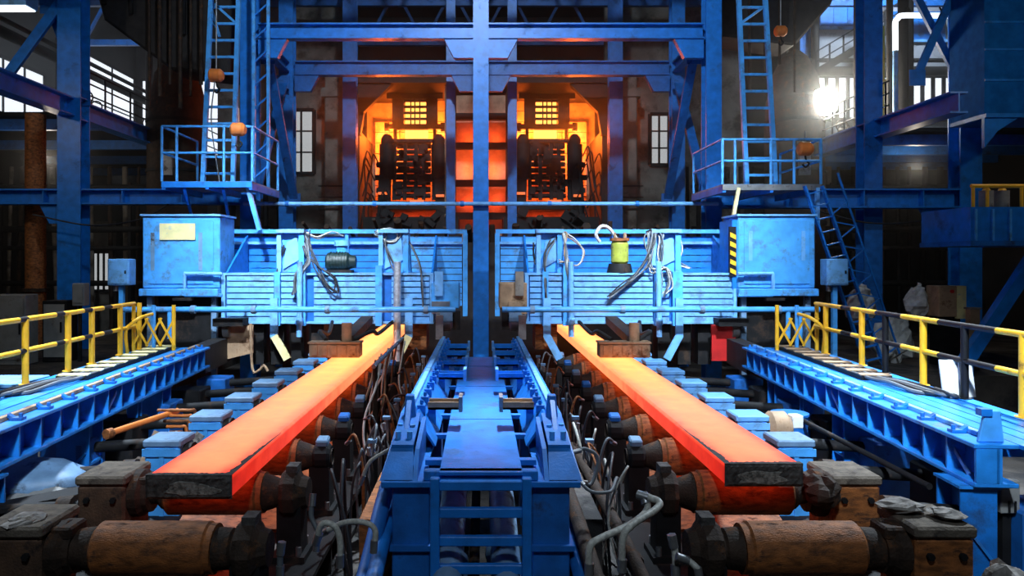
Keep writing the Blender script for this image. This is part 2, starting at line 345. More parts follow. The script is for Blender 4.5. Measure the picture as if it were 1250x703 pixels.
# ================================================================== PORTAL FRAMES
def column(x, y, w, d, z0, z1, label, m='blue', group=None, bracket=()):
    t = thing('steel_column', label, 'column', (x, y, z0), group)
    MB().box(x-w/2, x+w/2, y-d/2, y-d/2+0.05, z0, z1).build('flange', m, t)
    MB().box(x-w/2, x+w/2, y+d/2-0.05, y+d/2, z0, z1).build('flange', m, t)
    MB().box(x-0.03, x+0.03, y-d/2+0.05, y+d/2-0.05, z0, z1).build('web', m, t)
    MB().box(x-w/2-0.1, x+w/2+0.1, y-d/2-0.1, y+d/2+0.1, z0, z0+0.06).build('base_plate', m, t)
    for zb in bracket:
        MB().box(x-w/2+0.02, x+w/2-0.02, y-d/2+0.05, y+d/2-0.05, zb, zb+0.04).build('stiffener', m, t)
    return t
def girder(p, q, w, h, label, m='blue', name='steel_girder', gus=(), stiff=()):
    p = Vector(p); q = Vector(q)
    t = thing(name, label, 'girder', tuple(p))
    u = Vector((0,0,1))
    MB().bar(p, q, w, 0.05, (0,0,1), 0, h/2-0.025).build('top_flange', m, t)
    MB().bar(p, q, w, 0.05, (0,0,1), 0, -h/2+0.025).build('bottom_flange', m, t)
    MB().bar(p, q, 0.04, h-0.1, (0,0,1)).build('web', m, t)
    d = (q-p).normalized(); side = d.cross(u).normalized()
    for f in stiff:
        c = p.lerp(q, f)
        MB().cbox(c, (0.03, w-0.04, h-0.1), Matrix((d, side, u)).transposed()).build('stiffener', m, t)
    for f, sgn in gus:      # haunch plates under the girder
        c = p.lerp(q, f) - u*(h/2)
        MB().prism([c-side*0.12, c+d*(sgn*0.95)-side*0.12, c+d*(sgn*0.62)-u*0.62-side*0.12, c-u*0.62-side*0.12], side*0.24).build('haunch', m, t)
    return t
YF, YR = 24.0, 28.6
column(0, YF, 0.5, 0.5, 0, 19.5, 'tall blue steel column standing alone between the two cutting machines', bracket=(7.0, 11.2, 11.75))
column(-7.5, YF, 0.5, 0.55, 0, 19.5, 'blue front portal column behind the ladder on the left platform', bracket=(6, 11.2))
column(7.5, YF, 0.5, 0.55, 0, 19.5, 'blue front portal column beside the ladder of the right platform', bracket=(6, 11.2))
column(-7.5, YR, 0.55, 0.5, 0, 19.5, 'blue rear portal column in front of the barred window on the left')
column(7.6, YR, 0.5, 0.5, 0, 19.5, 'weathered blue rear portal column by the small window on the right')
column(0, YR, 0.42, 0.4, 0, 19.5, 'rear portal column hidden behind the tall middle column', 'blue_dark')
girder((-7.22, YF, 11.49), (-0.25, YF, 11.49), 0.36, 0.5, 'long blue upper girder of the front portal, left of the middle column', gus=((0, 1), (1, -1)))
girder((0.25, YF, 11.49), (7.22, YF, 11.49), 0.36, 0.5, 'long blue upper girder of the front portal, right of the middle column', gus=((0, 1), (1, -1)))
girder((-7.2, YR, 11.5), (-0.21, YR, 11.5), 0.36, 0.55, 'rear portal girder over the left glowing casting bay', 'blue_dark', gus=((0, 1), (1, -1)))
girder((0.21, YR, 11.5), (7.3, YR, 11.5), 0.36, 0.55, 'rear portal girder over the right glowing casting bay', 'blue_dark', gus=((0, 1), (1, -1)))
for x, l in ((-5.35, 'dark blue bay column at the outer side of the left glowing bay'), (-1.23, 'dark blue bay column at the inner side of the left glowing bay'),
             (1.28, 'dark blue bay column at the inner side of the right glowing bay'), (5.5, 'dark blue bay column at the outer side of the right glowing bay')):
    column(x, 30.2, 0.36 if abs(x) < 3 else 0.55, 0.4, 0, 19.5, l, 'blue_dark' if abs(x) > 3 else 'blue')
# low tie pipe across the portal
t = thing('tie_pipe', 'thin pale blue pipe running level across the front portal above both machines', 'pipe', (-7.4, 23.6, 5.87))
MB().cyl((-7.6, 23.6, 5.87), (7.6, 23.6, 5.87), 0.065, n=10).build('pipe', 'blue_pale', t)
for x in (-6.2, -3.4, -0.6, 2.2, 5.0): MB().cyl((x-0.06, 23.6, 5.87), (x+0.06, 23.6, 5.87), 0.09, n=10).build('coupling', 'blue', t)
# long low girders to either side
girder((-20.5, YF, 6.12), (-7.75, YF, 6.12), 0.5, 0.5, 'long blue low girder running out past the left platform to the tall outer column', gus=((0.56, -1),), stiff=(0.3, 0.5, 0.7, 0.85))
girder((7.75, YF, 6.06), (15.4, YF, 6.06), 0.6, 0.62, 'blue low girder between the right platform and the outermost right column', gus=((0.98, -1),), stiff=(0.3, 0.6, 0.85))
column(-13.25, YF, 0.75, 0.6, 0, 14.0, 'wide blue outer column standing before the bright windows on the left', bracket=(8.6, 9.3))
column(13.05, YF+0.8, 0.6, 0.6, 0, 19.5, 'dark blue outer column beside the white bent tube on the right', 'blue_dark', bracket=(8.6,))
column(15.75, YF, 0.7, 0.65, 0, 19.5, 'thick blue outermost column beside the sheet-clad crane cabin', bracket=(6.4, 9))
def brace(p, q, w, label, m='blue', cat='brace', name='steel_brace'):
    t = thing(name, label, cat, tuple(p))
    MB().bar(p, q, w, 0.12, (0, 1, 0)).build('bar', m, t)
    p = Vector(p); q = Vector(q); d = (q-p).normalized()
    for e in (p+d*0.2, q-d*0.2): MB().cbox(e+Vector((0,-0.09,0)), (0.5, 0.03, 0.5)).build('gusset_plate', m, t)
    return t
brace((-15.6, 23.9, 9.7), (-12.9+0.0, 23.9, 13.4), 0.32, 'lower-left rising diagonal brace meeting the wide outer column')
brace((-14.3, 24.3, 12.6), (-13.0, 24.3, 9.2), 0.22, 'short falling brace behind the wide outer column on the left', 'blue_dark')
brace((13.6, 23.2, 9.6), (15.2, 23.2, 13.2), 0.22, 'rising brace of the crossed pair beside the outermost right column')
brace((15.3, 23.5, 9.7), (13.3, 23.5, 13.6), 0.22, 'falling brace of the crossed pair beside the outermost right column', 'blue_dark')
# crossed bracing in the planes between the portals
for s in (-1, 1):
    brace((s*7.5, 24.5, 6.2), (s*7.5, 28.2, 11.0), 0.3, 'blue diagonal brace rising away between the %s portal columns' % SIDE[s], 'blue_dark')
    brace((s*7.1, 24.5, 11.0), (s*7.1, 28.2, 6.2), 0.3, 'blue diagonal brace falling away between the %s portal columns' % SIDE[s], 'blue_dark')
    girder((s*7.5, 24.4, 11.5), (s*7.5, 28.3, 11.5), 0.3, 0.4, 'short blue girder joining the %s front and rear portal columns' % SIDE[s], 'blue_dark')
# longitudinal mezzanine girders and their floors, railings
for s in (-1, 1):
    zt = 9.3 if s < 0 else 8.75
    ym = 43.8 if s < 0 else 34.0; st_ = 1.9 if s < 0 else 0.93; sv = 1.0 if s < 0 else 0.5
    girder((s*13.3, 17 if s < 0 else 20.5, zt-0.3), (s*13.3, ym, zt-0.3), 0.5, 0.6, 'blue mezzanine girder receding under the bright %s windows' % SIDE[s], gus=())
    t = thing('mezzanine_railing', 'dark pipe railing along the %s mezzanine, seen against the windows' % SIDE[s], 'railing', (s*13.5, 25, zt))
    for k in range(11):
        y = 24.6+st_*k
        MB().cyl((s*13.5, y, zt), (s*13.5, y, zt+1.25), 0.035, n=6).build('post', 'black', t)
    for dz in (0.45, 0.85, 1.25): MB().cyl((s*13.5, 24.4, zt+dz), (s*13.5, ym, zt+dz), 0.03, n=6).build('rail', 'black', t)
    t = thing('mezzanine_floor', 'dark mezzanine floor plate behind the %s railing' % SIDE[s], 'platform', (s*16, 25, zt-0.1))
    MB().box(s*13.6, s*21.9, 26, ym+0.2 if s > 0 else ym, zt-0.14, zt).build('plate', 'dark', t)
    for k in range(4): MB().bar((s*13.6, 26.6+4.6*k*sv, zt-0.35), (s*21.8, 26.6+4.6*k*sv, zt-0.35), 0.25, 0.38).build('joist', 'blue_dark', t)
    # pipe runs and columns on the mezzanine, silhouettes before the windows
    for k in range(7):
        x = s*(15.2+0.9*(k % 3)+random.uniform(0,0.4)); y = 27.5+2.1*k*sv
        t = tag(MB().cyl((x, y, zt), (x, y, zt+6.5), random.uniform(0.09, 0.2), n=10).build('vertical_pipe', 'soot'), '%s slim dark standpipe from the front on the %s mezzanine, before the windows' % (ORD[k], SIDE[s]), 'pipe', 'standpipes on the %s mezzanine' % SIDE[s])
    t = thing('pipe_run', 'rusty horizontal pipe run crossing the %s mezzanine windows' % SIDE[s], 'pipe', (s*17, 28, zt+3.2))
    for dz, r in ((0, 0.22), (0.5, 0.1)): MB().cyl(*(((-18.5, 27.5, zt+3.6+dz), (-18.5, 46.9, zt+3.6+dz)) if s < 0 else ((14.4, 33.8, zt+4.0+dz), (21.9, 33.8, zt+4.0+dz))), r, n=10).build('pipe', 'dark', t)
    # clutter of valves standing on the mezzanine edge
    for k in range(9):
        x = s*(14.0+0.5*(k % 3)); y = 26.2+1.6*k*sv
        t = thing('valve', '%s small dark valve set from the front on the %s mezzanine floor' % (ORD[k], SIDE[s]), 'valve', (x, y, zt), 'valve sets on the %s mezzanine' % SIDE[s])
        MB().cyl((x, y, zt), (x, y, zt+0.5), 0.07, n=8).build('stem', 'soot', t)
        MB().blob((x, y, zt+0.3), 0.17, 8, 5, k, 0.1).build('body', 'soot', t)
        MB().tube([(x+0.22*math.cos(a), y, zt+0.55+0.22*math.sin(a)) for a in [i*PI/4 for i in range(9)]], 0.025, 6, 2).build('handwheel', 'rust_dark', t)

# rising stair and cladding on the pale mezzanine wall (right)
t = thing('upper_stair', 'dark railed stair climbing across the hazy pale wall, upper right', 'stair', (15.0, 33.0, 12.2))
a, b = Vector((14.9, 32.8, 12.4)), Vector((18.6, 32.8, 14.6))
MB().bar(a, b, 0.1, 0.3).build('stringer', 'dark', t)
for k in range(7): c = a.lerp(b, k/6); MB().bar(c, c+Vector((0, 0, 0.95)), 0.06, 0.06, (0,1,0)).build('baluster', 'dark', t)
for dz in (0.5, 0.95): MB().bar(a+Vector((0, 0, dz)), b+Vector((0, 0, dz)), 0.06, 0.06).build('handrail', 'dark', t)
for k in range(12): c = a.lerp(b, (k+0.5)/12); MB().cbox(c+Vector((0, 0.4, 0.1)), (0.28, 0.8, 0.04)).build('tread', 'dark', t)
for x, z in ((15.2, 12.5), (18.3, 14.3)): MB().bar((x, 33.6, 8.75), (x, 33.6, z), 0.14, 0.14, (0,1,0)).build('support_post', 'dark', t)
for i, (x0, x1, z0, z1) in enumerate(((15.7, 18.2, 14.9, 16.0), (19.0, 21.5, 14.3, 15.6), (14.5, 15.4, 13.2, 16.6))):
    t = thing('cladding_panel', '%s blue cladding panel on the hazy pale wall, upper right' % ORD[i], 'panel', (x0, 34.1, z0))
    for k in range(4): MB().box(x0+(x1-x0)*k/4+0.01, x0+(x1-x0)*(k+1)/4-0.01, 34.1, 34.19, z0, z1).build('sheet', 'blue', t)
    MB().box(x0-0.05, x1+0.05, 34.05, 34.19, z0-0.12, z0).build('ledge', 'blue_pale', t)

# ================================================================== TANKS, PIPE BANKS, DUCTS
for s in (-1, 1):
    x = s*12.35 if s < 0 else 12.75
    t = thing('dome_tank', 'big dark round-shouldered vessel standing behind the %s ladder' % SIDE[s], 'tank', (x, 30, 0))
    MB().lathe((x, 30, 0), (0,0,1), [(0, 1.15), (9.6, 1.15), (10.6, 1.08), (11.6, 0.85), (12.3, 0.52), (12.6, 0.2), (12.65, 0)], 28).build('shell', 'rust_dark', t)
    for z in (5.5, 7.6, 9.6): MB().cyl((x, 30, z), (x, 30, z+0.12), 1.2, n=28).build('band', 'dark', t)
    MB().cyl((x, 30, 12.5), (x, 30, 15.5), 0.22, n=12).build('neck_pipe', 'dark', t)
    MB().box(x-s*0.1-0.22, x-s*0.1+0.22, 28.75, 28.9, 7.4, 8.4).build('inspection_plate', 'steel', t)
    # bank of thin upright pipes behind
    for k in range(20):
        xx = s*(9.0 + 0.62*k + random.uniform(-0.15, 0.15)); r = random.uniform(0.06, 0.15)
        if abs(xx) > 21: continue
        tag(MB().cyl((xx, 32.5+random.uniform(-0.7, 0.7), 0), (xx, 32.5, 8.2), r, n=8).build('upright_pipe', random.choice(['rust_dark', 'dark', 'dark', 'concrete'])), '%s thin upright service pipe, counted outwards, in the dark bank behind the %s girder' % (ORD[k], SIDE[s]), 'pipe', 'upright pipes behind the %s girder' % SIDE[s])
    t = thing('pipe_rack', 'level rack of dark pipes crossing the upright bank on the %s' % SIDE[s], 'pipe rack', (s*14, 31.6, 5))
    for x in (9.5, 15, 20.5): MB().bar((s*x, 31.5, 0), (s*x, 31.5, 7.4), 0.12, 0.12, (0,1,0)).build('rack_post', 'dark', t)
    for z, r in ((3.1, 0.12), (4.6, 0.1), (5.4, 0.14), (7.2, 0.12)): MB().cyl((s*9, 31.5, z), (s*21, 31.5, z), r, n=8).build('pipe', 'dark', t)
# brown riser under the left mezzanine
t = thing('riser_pipe', 'thick rust-brown riser pipe left of the wide outer column', 'pipe', (-15.1, 25, 0))
MB().cyl((-15.1, 25, 0), (-15.1, 25, 9.0), 0.32, n=16).build('pipe', 'rust', t); 
for z in (3, 6): MB().cyl((-15.1, 25, z), (-15.1, 25, z+0.12), 0.42, n=16).build('flange', 'rust_dark', t)
# dark overhead ducts in front of the left windows
t = thing('overhead_duct', 'bulky black overhead duct sloping across the top of the left windows', 'duct', (-11, 25.4, 13))
MB().prism([(-13.2, 25.2, 13.4), (-12.9, 25.2, 12.3), (-10.6, 25.2, 10.6), (-8.6, 25.2, 10.4), (-8.4, 25.2, 16), (-13.2, 25.2, 16)], (0, 1.6, 0)).build('duct_body', 'soot', t, 0.08)
for k in range(5): MB().bar((-12.8+k*0.9, 25.1, 12.8-0.35*k), (-12.8+k*0.9, 25.1, 15.8), 0.08, 0.1).build('stiffener', 'dark', t)
for k in range(6): MB().cyl((-11.2+0.35*k, 24.9, 9.2+0.4*(k % 3)), (-11.2+0.35*k, 24.9, 13.2), 0.05+0.02*(k % 2), n=8).build('drop_pipe', 'rust_dark', t)
t = thing('overhead_duct', 'dark overhead duct above the right tank and ladder', 'duct', (11, 27.4, 13))
MB().prism([(8.6, 27.2, 12.4), (11.6, 27.2, 12.0), (13.0, 27.2, 13.6), (13.0, 27.2, 17), (8.6, 27.2, 17)], (0, 1.6, 0)).build('duct_body', 'soot', t, 0.08)
for k in range(4): MB().cyl((9.8+0.55*k, 26.9, 10.2+0.5*(k % 3)), (9.8+0.55*k, 26.9, 14.2), 0.05, n=8).build('drop_pipe', 'rust_dark', t)
# roof trusses in the dark above
for k, y in enumerate((22, 27.5, 33, 39)):
    t = thing('roof_truss', 'dark roof truss number %s from the front spanning the hall' % ('one','two','three','four')[k], 'truss', (0, y, 16))
    for z in (15.6, 18.4): MB().bar((-21.9, y, z), (21.9, y, z), 0.25, 0.3).build('chord', 'blue_dark', t)
    for i in range(14):
        a = -21+3*i
        MB().bar((a, y, 15.6), (a+1.5, y, 18.4), 0.14, 0.14).build('strut', 'blue_dark', t); MB().bar((a+1.5, y, 18.4), (a+3, y, 15.6), 0.14, 0.14).build('strut', 'blue_dark', t)
# flood lamp shining through the haze on the right
lp = P(1006, 124, 29)
t = thing('flood_lamp', 'dazzling round floodlight beside the dark tank on the right', 'lamp', tuple(lp))
MB().lathe(lp+Vector((0, 0.5, 0)), (0,-1,0), [(0, 0.0), (0, 0.2), (0.25, 0.36), (0.48, 0.56), (0.5, 0.56)], 20).build('reflector', 'dark', t)
MB().lathe(lp+Vector((0, 0.06, 0)), (0,-1,0), [(0, 0.55), (0.06, 0.45), (0.12, 0.0)], 20).build('lens', 'lamp', t)
MB().bar(lp+Vector((0,0.3,-0.4)), (lp.x, lp.y+0.3, 0), 0.12, 0.12, (0,1,0)).build('mast', 'dark', t)
# white bent pipe, not a lamp; emission stands in for light on it
a, b, c, d = P(1093, 62, 27), P(1093, 27, 27), P(1101, 19, 27), P(1166, 19, 27)
t = thing('bent_tube', 'white bent pipe, brightness painted in as glow, before the hazy upper right wall', 'tube', tuple(a))
MB().tube([a, a.lerp(b, 0.5), b, b.lerp(c, 0.5)+Vector((-0.02, 0, 0.02)), c, c.lerp(d, 0.5), d], 0.10, 10, 4).build('tube', 'tube', t)
MB().cyl(a, (a.x, a.y, 8.75), 0.09, n=10).build('lower_pipe', 'blue_pale', t)
for f in (0.2, 0.8): e = c.lerp(d, f); MB().bar(e, e+Vector((0, 0.3, 0.4)), 0.05, 0.05, (1,0,0)).build('clip', 'dark', t)
t = thing('standpipe', 'yellow vertical pipe inside the crossed braces at upper right', 'pipe', (14.3, 26.3, 8.75))
MB().cyl((14.3, 26.3, 8.75), (14.3, 26.3, 12.4), 0.1, n=10).build('pipe', 'yellow', t); MB().cyl((14.3, 26.3, 10.4), (14.3, 26.3, 10.5), 0.15, n=10).build('flange', 'yellow', t)
t = thing('strip_lamp', 'pale strip lamp box at the top left corner of the hall', 'lamp', (-14.6, 22, 11.9))
MB().box(-15.2, -13.45, 21.8, 22.4, 11.62, 11.95).build('housing', 'blue_pale', t); MB().box(-15.2, -13.5, 21.85, 22.35, 11.58, 11.62).build('diffuser', 'tube', t)

# ================================================================== CASTING BAYS (furnace glow)
def casting_bay(s):
    sd = SIDE[s]; cx = s*2.95; Y = 33.0
    t = thing('casting_bay', 'fire-brick casting chamber glowing orange, %s of the middle column' % sd, 'furnace', (cx, 34, 0))
    x_in, x_out = s*1.55, s*5.1
    # brick courses of the back wall, each panel its own block; cut corner at the upper outer side
    nb = 0
    for j in range(10):
        z0 = 6.6+0.5*j
        for i in range(6):
            xa = cx - s*1.45 + s*(0.58*i); xb = xa + s*0.55
            if j > 7 and abs(xb) > abs(x_out)-0.5*(j-6.2): continue
            off = random.uniform(0, 0.05)
            MB().box(xa, xb, 34.6-off, 35.0, z0, z0+0.47).build('fire_brick', 'brick', t); nb += 1
    MB().box(x_in, x_out+s*0.3, 35.0, 35.3, 0, 11.6).build('back_wall', 'brick', t)
    MB().box(x_out+s*0.05, x_out+s*0.3, 31.3, 35.0, 0, 9.6).build('side_wall', 'soot', t)
    MB().box(x_in-s*0.12, x_in, 31.6, 35.0, 0, 11.6).build('side_wall', 'brick', t)
    MB().prism([(s*3.7, 31.15, 11.6), (s*4.95, 31.15, 10.35), (s*5.1, 31.15, 9.4), (s*5.5, 31.15, 9.3), (s*5.5, 31.15, 11.6)], (0, 0.35, 0)).build('sloped_hood', 'soot', t)
    MB().box(x_in-s*0.1, x_out+s*0.4, 31.0, 35.0, 11.55, 12.2).build('roof_slab', 'soot', t)
    # upper roller cage, black against the glow, with the strand's light grid
    st = thing('casting_strand', 'white-hot steel strand curving down through the %s roller cage' % sd, 'steel strand', (cx, 33.8, 0))
    pts = [(33.9, 11.5), (33.85, 10.5), (33.7, 9.6), (33.55, 9.15)]
    mb = MB(); lo = MB().prism([(cx-0.52, 33.55, 9.15), (cx-0.52, 32.9, 7.2), (cx-0.52, 33.1, 7.1), (cx-0.52, 33.75, 9.1)], (1.04, 0, 0))
    for (y0, z0), (y1, z1) in zip(pts, pts[1:]):
        mb.prism([(cx-0.52, y0, z0), (cx-0.52, y1, z1), (cx-0.52, y1+0.2, z1-0.1), (cx-0.52, y0+0.2, z0)], (1.04, 0, 0))
    mb.build('strand_skin', 'strand', st); lo.build('cooled_skin', 'strand_cool', st, label='cooler red lower run of the strand')
    cg = thing('roller_cage', 'black upper roller cage with a lit grid in the %s casting bay' % sd, 'roller cage', (cx, 33, 10))
    for x in (-0.76, 0.76): MB().bar((cx+x, Y, 10.05), (cx+x, Y, 11.5), 0.5, 0.25, (0,1,0)).build('side_panel', 'rust_dark', cg); MB().bar((cx+x*1.16, Y, 9.5), (cx+x*1.16, Y, 10.05), 0.14, 0.2, (0,1,0)).build('side_post', 'soot', cg)
    for z in (10.05, 11.4): MB().bar((cx-1.25, Y, z), (cx+1.25, Y, z), 0.3, 0.22).build('cross_head', 'soot', cg)
    for k in range(4): MB().cyl((cx-0.6, Y+0.05, 10.42+0.27*k), (cx+0.6, Y+0.05, 10.42+0.27*k), 0.06, n=10).build('guide_roll', 'soot', cg)
    for x in (-0.18, 0.0, 0.22): MB().bar((cx+x, Y-0.05, 10.1), (cx+x, Y-0.05, 11.4), 0.05, 0.08, (0,1,0)).build('grid_bar', 'soot', cg)
    for x in (-1.25, 1.25): MB().cyl((cx+x-0.1, Y, 10.05), (cx+x+0.1, Y, 10.05), 0.2, n=12).build('cage_hub', 'soot', cg)
    # lower segment: rows of rolls, cylinders and side stands in silhouette
    sg = thing('strand_segment', 'dark lower strand segment bristling with rolls in the %s casting bay' % sd, 'roller segment', (cx, 32.6, 6))
    for k in range(9):
        z = 6.9+0.28*k; y = 32.2+0.045*k
        MB().cyl((cx-0.75, y, z), (cx+0.75, y, z), (0.11, 0.135, 0.09, 0.14, 0.115)[k % 5], n=10).build('segment_roll', 'soot', sg)
    for x in (-0.82, -0.36, 0.12, 0.46, 0.9): MB().bar((cx+x, 32.05, 6.7), (cx+x, 32.3, 9.35), 0.16, 0.12, (0,1,0)).build('segment_bar', 'soot', sg)
    MB().bar((cx-1.0, 32.2, 9.3), (cx+1.0, 32.2, 9.3), 0.2, 0.14).build('top_beam', 'soot', sg)
    for x in (-1.12, 1.12):
        MB().cyl((cx+x, 32.0, 7.6), (cx+x, 32.0, 9.1), 0.33, n=14).build('hydraulic_cylinder', 'soot', sg)
        MB().blob((cx+x, 32.0, 9.25), (0.27, 0.27, 0.32), 12, 7, 3, 0.05).build('cylinder_head', 'soot', sg)
        MB().bar((cx+x*1.15, 32.0, 5.2), (cx+x*1.08, 32.0, 7.6), 0.5, 0.5, (0,1,0)).build('stand', 'soot', sg)
        for k in range(5): MB().cbox((cx+x*1.25, 31.85, 6.0+0.55*k), (0.3+0.12*(k % 2), 0.3, 0.2)).build('bracket', 'soot', sg)
    rs = random.Random(40+s)
    for k in range(30): MB().cbox((cx+rs.uniform(-0.75, 0.75), 31.95, rs.uniform(6.8, 9.1)), (rs.uniform(0.12, 0.4), 0.15, rs.uniform(0.1, 0.4))).build('segment_clamp', 'soot', sg)
    MB().bar((cx-1.3, 31.9, 6.45), (cx+1.3, 31.9, 6.45), 0.4, 0.35).build('bottom_beam', 'soot', sg)
    for k in range(12):
        x0 = cx + s*random.uniform(0.9, 1.9); z0 = random.uniform(6.2, 8.6)
        MB().tube([(x0, 31.5, z0), (x0+s*0.2, 31.3, z0+0.4), (x0+s*0.3, 31.2, z0-0.3), (x0+s*random.uniform(0.2, 0.7), 31.2, z0-1.4)], 0.03, 6, 3).build('hose', 'soot', sg)
    # dark apron below the bay, with glowing chinks
    ap = thing('bay_apron', 'black cluttered apron under the %s casting bay with red chinks' % sd, 'platform', (cx, 31, 0))
    MB().box(cx-2.0, cx+2.0, 30.9, 33.2, 0, 5.9).build('apron', 'soot', ap)
    for k in range(10):
        MB().cbox((cx+random.uniform(-1.7, 1.7), 30.8, random.uniform(5.6, 6.2)), (random.uniform(0.15, 0.5), 0.3, random.uniform(0.15, 0.5)), Matrix.Rotation(random.uniform(0, 1), 3, 'Y')).build('block', 'soot', ap)
    for x, z, w_ in ((-1.25, 6.95, 0.4), (0.2, 6.62, 0.6), (1.2, 6.85, 0.35)):
        tag(MB().cbox((cx+x, 31.6, z), (w_, 0.12, 0.1)).build('glowing_offcut', 'spark'), 'small glowing red offcut lying %s in the %s casting bay' % ('at the left side' if x < -1 else 'in the middle' if x < 1 else 'at the right side', sd), 'hot scrap', 'glowing scraps in the %s casting bay' % sd)
    # furnace light: the pool of heat inside the chamber
    point('furnace_glow', (cx-s*0.9, 33.8, 9.9), 620, (1.0, 0.155, 0.014), 0.3)
    point('furnace_glow', (cx+s*1.3, 33.4, 9.7), 1150, (1.0, 0.15, 0.013), 0.3)
    point('furnace_glow', (cx, 33.4, 7.4), 160, (1.0, 0.08, 0.01), 0.3)
    # side door leaf between bay columns (red-lit alcove)
    al = thing('side_alcove', 'small red-lit brick alcove beside the middle column, %s side' % sd, 'furnace', (s*0.62, 33, 0))
    MB().box(s*0.1, s*1.2, 33.6, 33.8, 0, 11.6).build('back_panel', 'brick', al)
    for z in (5.9, 7.35, 9.0, 10.3): MB().box(s*0.1, s*1.25, 32.6, 32.9, z, z+0.3).build('cross_beam', 'soot', al)
    MB().box(s*1.12, s*1.4, 32.6, 33.8, 0, 11.6).build('jamb', 'soot', al)
    point('alcove_glow', (s*0.62, 33.2, 9.6), 26, (1.0, 0.10, 0.02), 0.1); point('alcove_glow', (s*0.62, 33.2, 8.2), 45, (1.0, 0.13, 0.02), 0.1); point('alcove_glow', (s*0.62, 33.2, 6.8), 22, (1.0, 0.09, 0.02), 0.1)
    # concrete pier
    px = s*6.35
    t = thing('concrete_pier', 'grimy concrete pier outside the %s casting bay' % sd, 'pier', (px, 33.6, 0))
    MB().box(px-0.65, px+0.65, 33.0, 34.2, 0, 13).build('shaft', 'concrete', t, 0.05); MB().box(px-0.8, px+0.8, 32.9, 34.3, 11.4, 11.8).build('collar', 'concrete', t)
    for k in range(3): MB().bar((px-s*0.2, 32.9, 6.4+0.5*k), (px+s*0.9, 32.9, 6.4+0.5*k), 0.05, 0.06).build('bracket_bar', 'soot', t)
for s in (-1, 1): casting_bay(s)
bd = thing('back_deck', 'dark machine deck low behind the cutting machines and middle column', 'platform', (0, 27, 0))
MB().box(-7, 7, 26.0, 30.8, 0, 4.7).build('deck_body', 'soot', bd)
for k in range(16):
    x = -6.4+0.85*k
    MB().cyl((x, 26.3+random.uniform(0, 3), 4.7), (x, 26.5, 4.9+random.uniform(0.2, 0.7)), random.uniform(0.05, 0.16), n=8).build('stub', 'rust_dark', bd)
    MB().cbox((x+0.3, 28.5+random.uniform(-2, 2), 4.9), (0.5, 0.5, random.uniform(0.3, 0.7))).build('casing', 'soot', bd)

# ================================================================== ACCESS PLATFORMS AND LADDERS
def ladder(name, label, p, q, halfw, n, m, parent_thing=None, cage=False, r=0.06):
    """p, q: centre of foot and head; rungs across X"""
    p = Vector(p); q = Vector(q); t = thing(name, label, 'ladder', tuple(p))
    for sx in (-1, 1): MB().bar(p+Vector((sx*halfw, 0, 0)), q+Vector((sx*halfw*0.9, 0, 0)), r*2, r*2, (0,1,0)).build('stile', m, t)
    for k in range(n):
        c = p.lerp(q, (k+0.6)/n); MB().bar(c-Vector((halfw, 0, 0)), c+Vector((halfw, 0, 0)), 0.07, 0.07).build('rung', m, t)
    return t
def platform(s):
    sd = SIDE[s]
    if s < 0: x0, x1, y0, y1, z, hr = -9.0, -6.45, 20.8, 23.6, 6.28, 1.55
    else:     x0, x1, y0, y1, z, hr = 6.75, 9.5, 20.6, 23.6, 6.18, 1.25
    t = thing('access_platform', 'blue access platform at the foot of the tall ladder, %s side' % sd, 'platform', (x0, y0, z))
    MB().box(x0, x1, y0, y1, z-0.05, z).build('deck_plate', 'blue_grey', t)
    MB().bar((x0, y0, z-0.09), (x1, y0, z-0.09), 0.06, 0.16).build('edge_beam', 'steel' if s > 0 else 'blue', t)
    for x in (x0+0.05, (x0+x1)/2, x1-0.05): MB().bar((x, y0, z-0.14), (x, y1, z-0.14), 0.1, 0.18).build('joist', 'blue', t)
    for k in range(2 if s < 0 else 0):
        xx = x0+0.6+1.1*k; MB().bar((xx, y0+0.1, z-0.2), (xx-0.35, y0+1.6, z-1.0), 0.08, 0.08).build('knee_brace', 'blue', t)
    if s > 0:
        MB().bar((x0+0.45, y0, z-0.1), (x0+0.15, y0+0.1, 4.25), 0.09, 0.09, (0,1,0)).build('support_post', 'cream', t)
        MB().bar((x1-0.1, y0, z-0.1), (x1-0.1, y0, 5.05), 0.1, 0.1, (0,1,0)).build('support_post', 'blue_pale', t)
    else:
        MB().bar((x1-0.2, y0+0.2, z-0.1), (x1+0.15, y0+0.2, 4.9), 0.12, 0.12, (0,1,0)).build('support_post', 'blue_light', t)
    r = thing('platform_railing', 'thin blue pipe railing round the %s access platform' % sd, 'railing', (x0, y0, z))
    posts = [(x0, y0), (x0+0.42, y0), (x1-0.8, y0), (x1, y0), (x0, y1-0.2), (x1, y1-0.2)] if s < 0 else [(x0, y0), (x0+0.35, y0), (x0+1.35, y0), (x1-0.75, y0), (x1, y0), (x0, y1-0.2), (x1, y1-0.2)]
    for (x, y) in posts: MB().cyl((x, y, z), (x, y, z+hr), 0.04, n=8).build('post', 'blue_light', r)
    for f in (1.0, 0.52): 
        MB().cyl((x0, y0, z+hr*f), (x1, y0, z+hr*f), 0.036, n=8).build('rail', 'blue_light', r)
        for x in (x0, x1): MB().cyl((x, y0, z+hr*f), (x, y1-0.2, z+hr*f), 0.036, n=8).build('rail', 'blue_light', r)
    return x0, x1, y0, y1, z
platform(-1); platform(1)
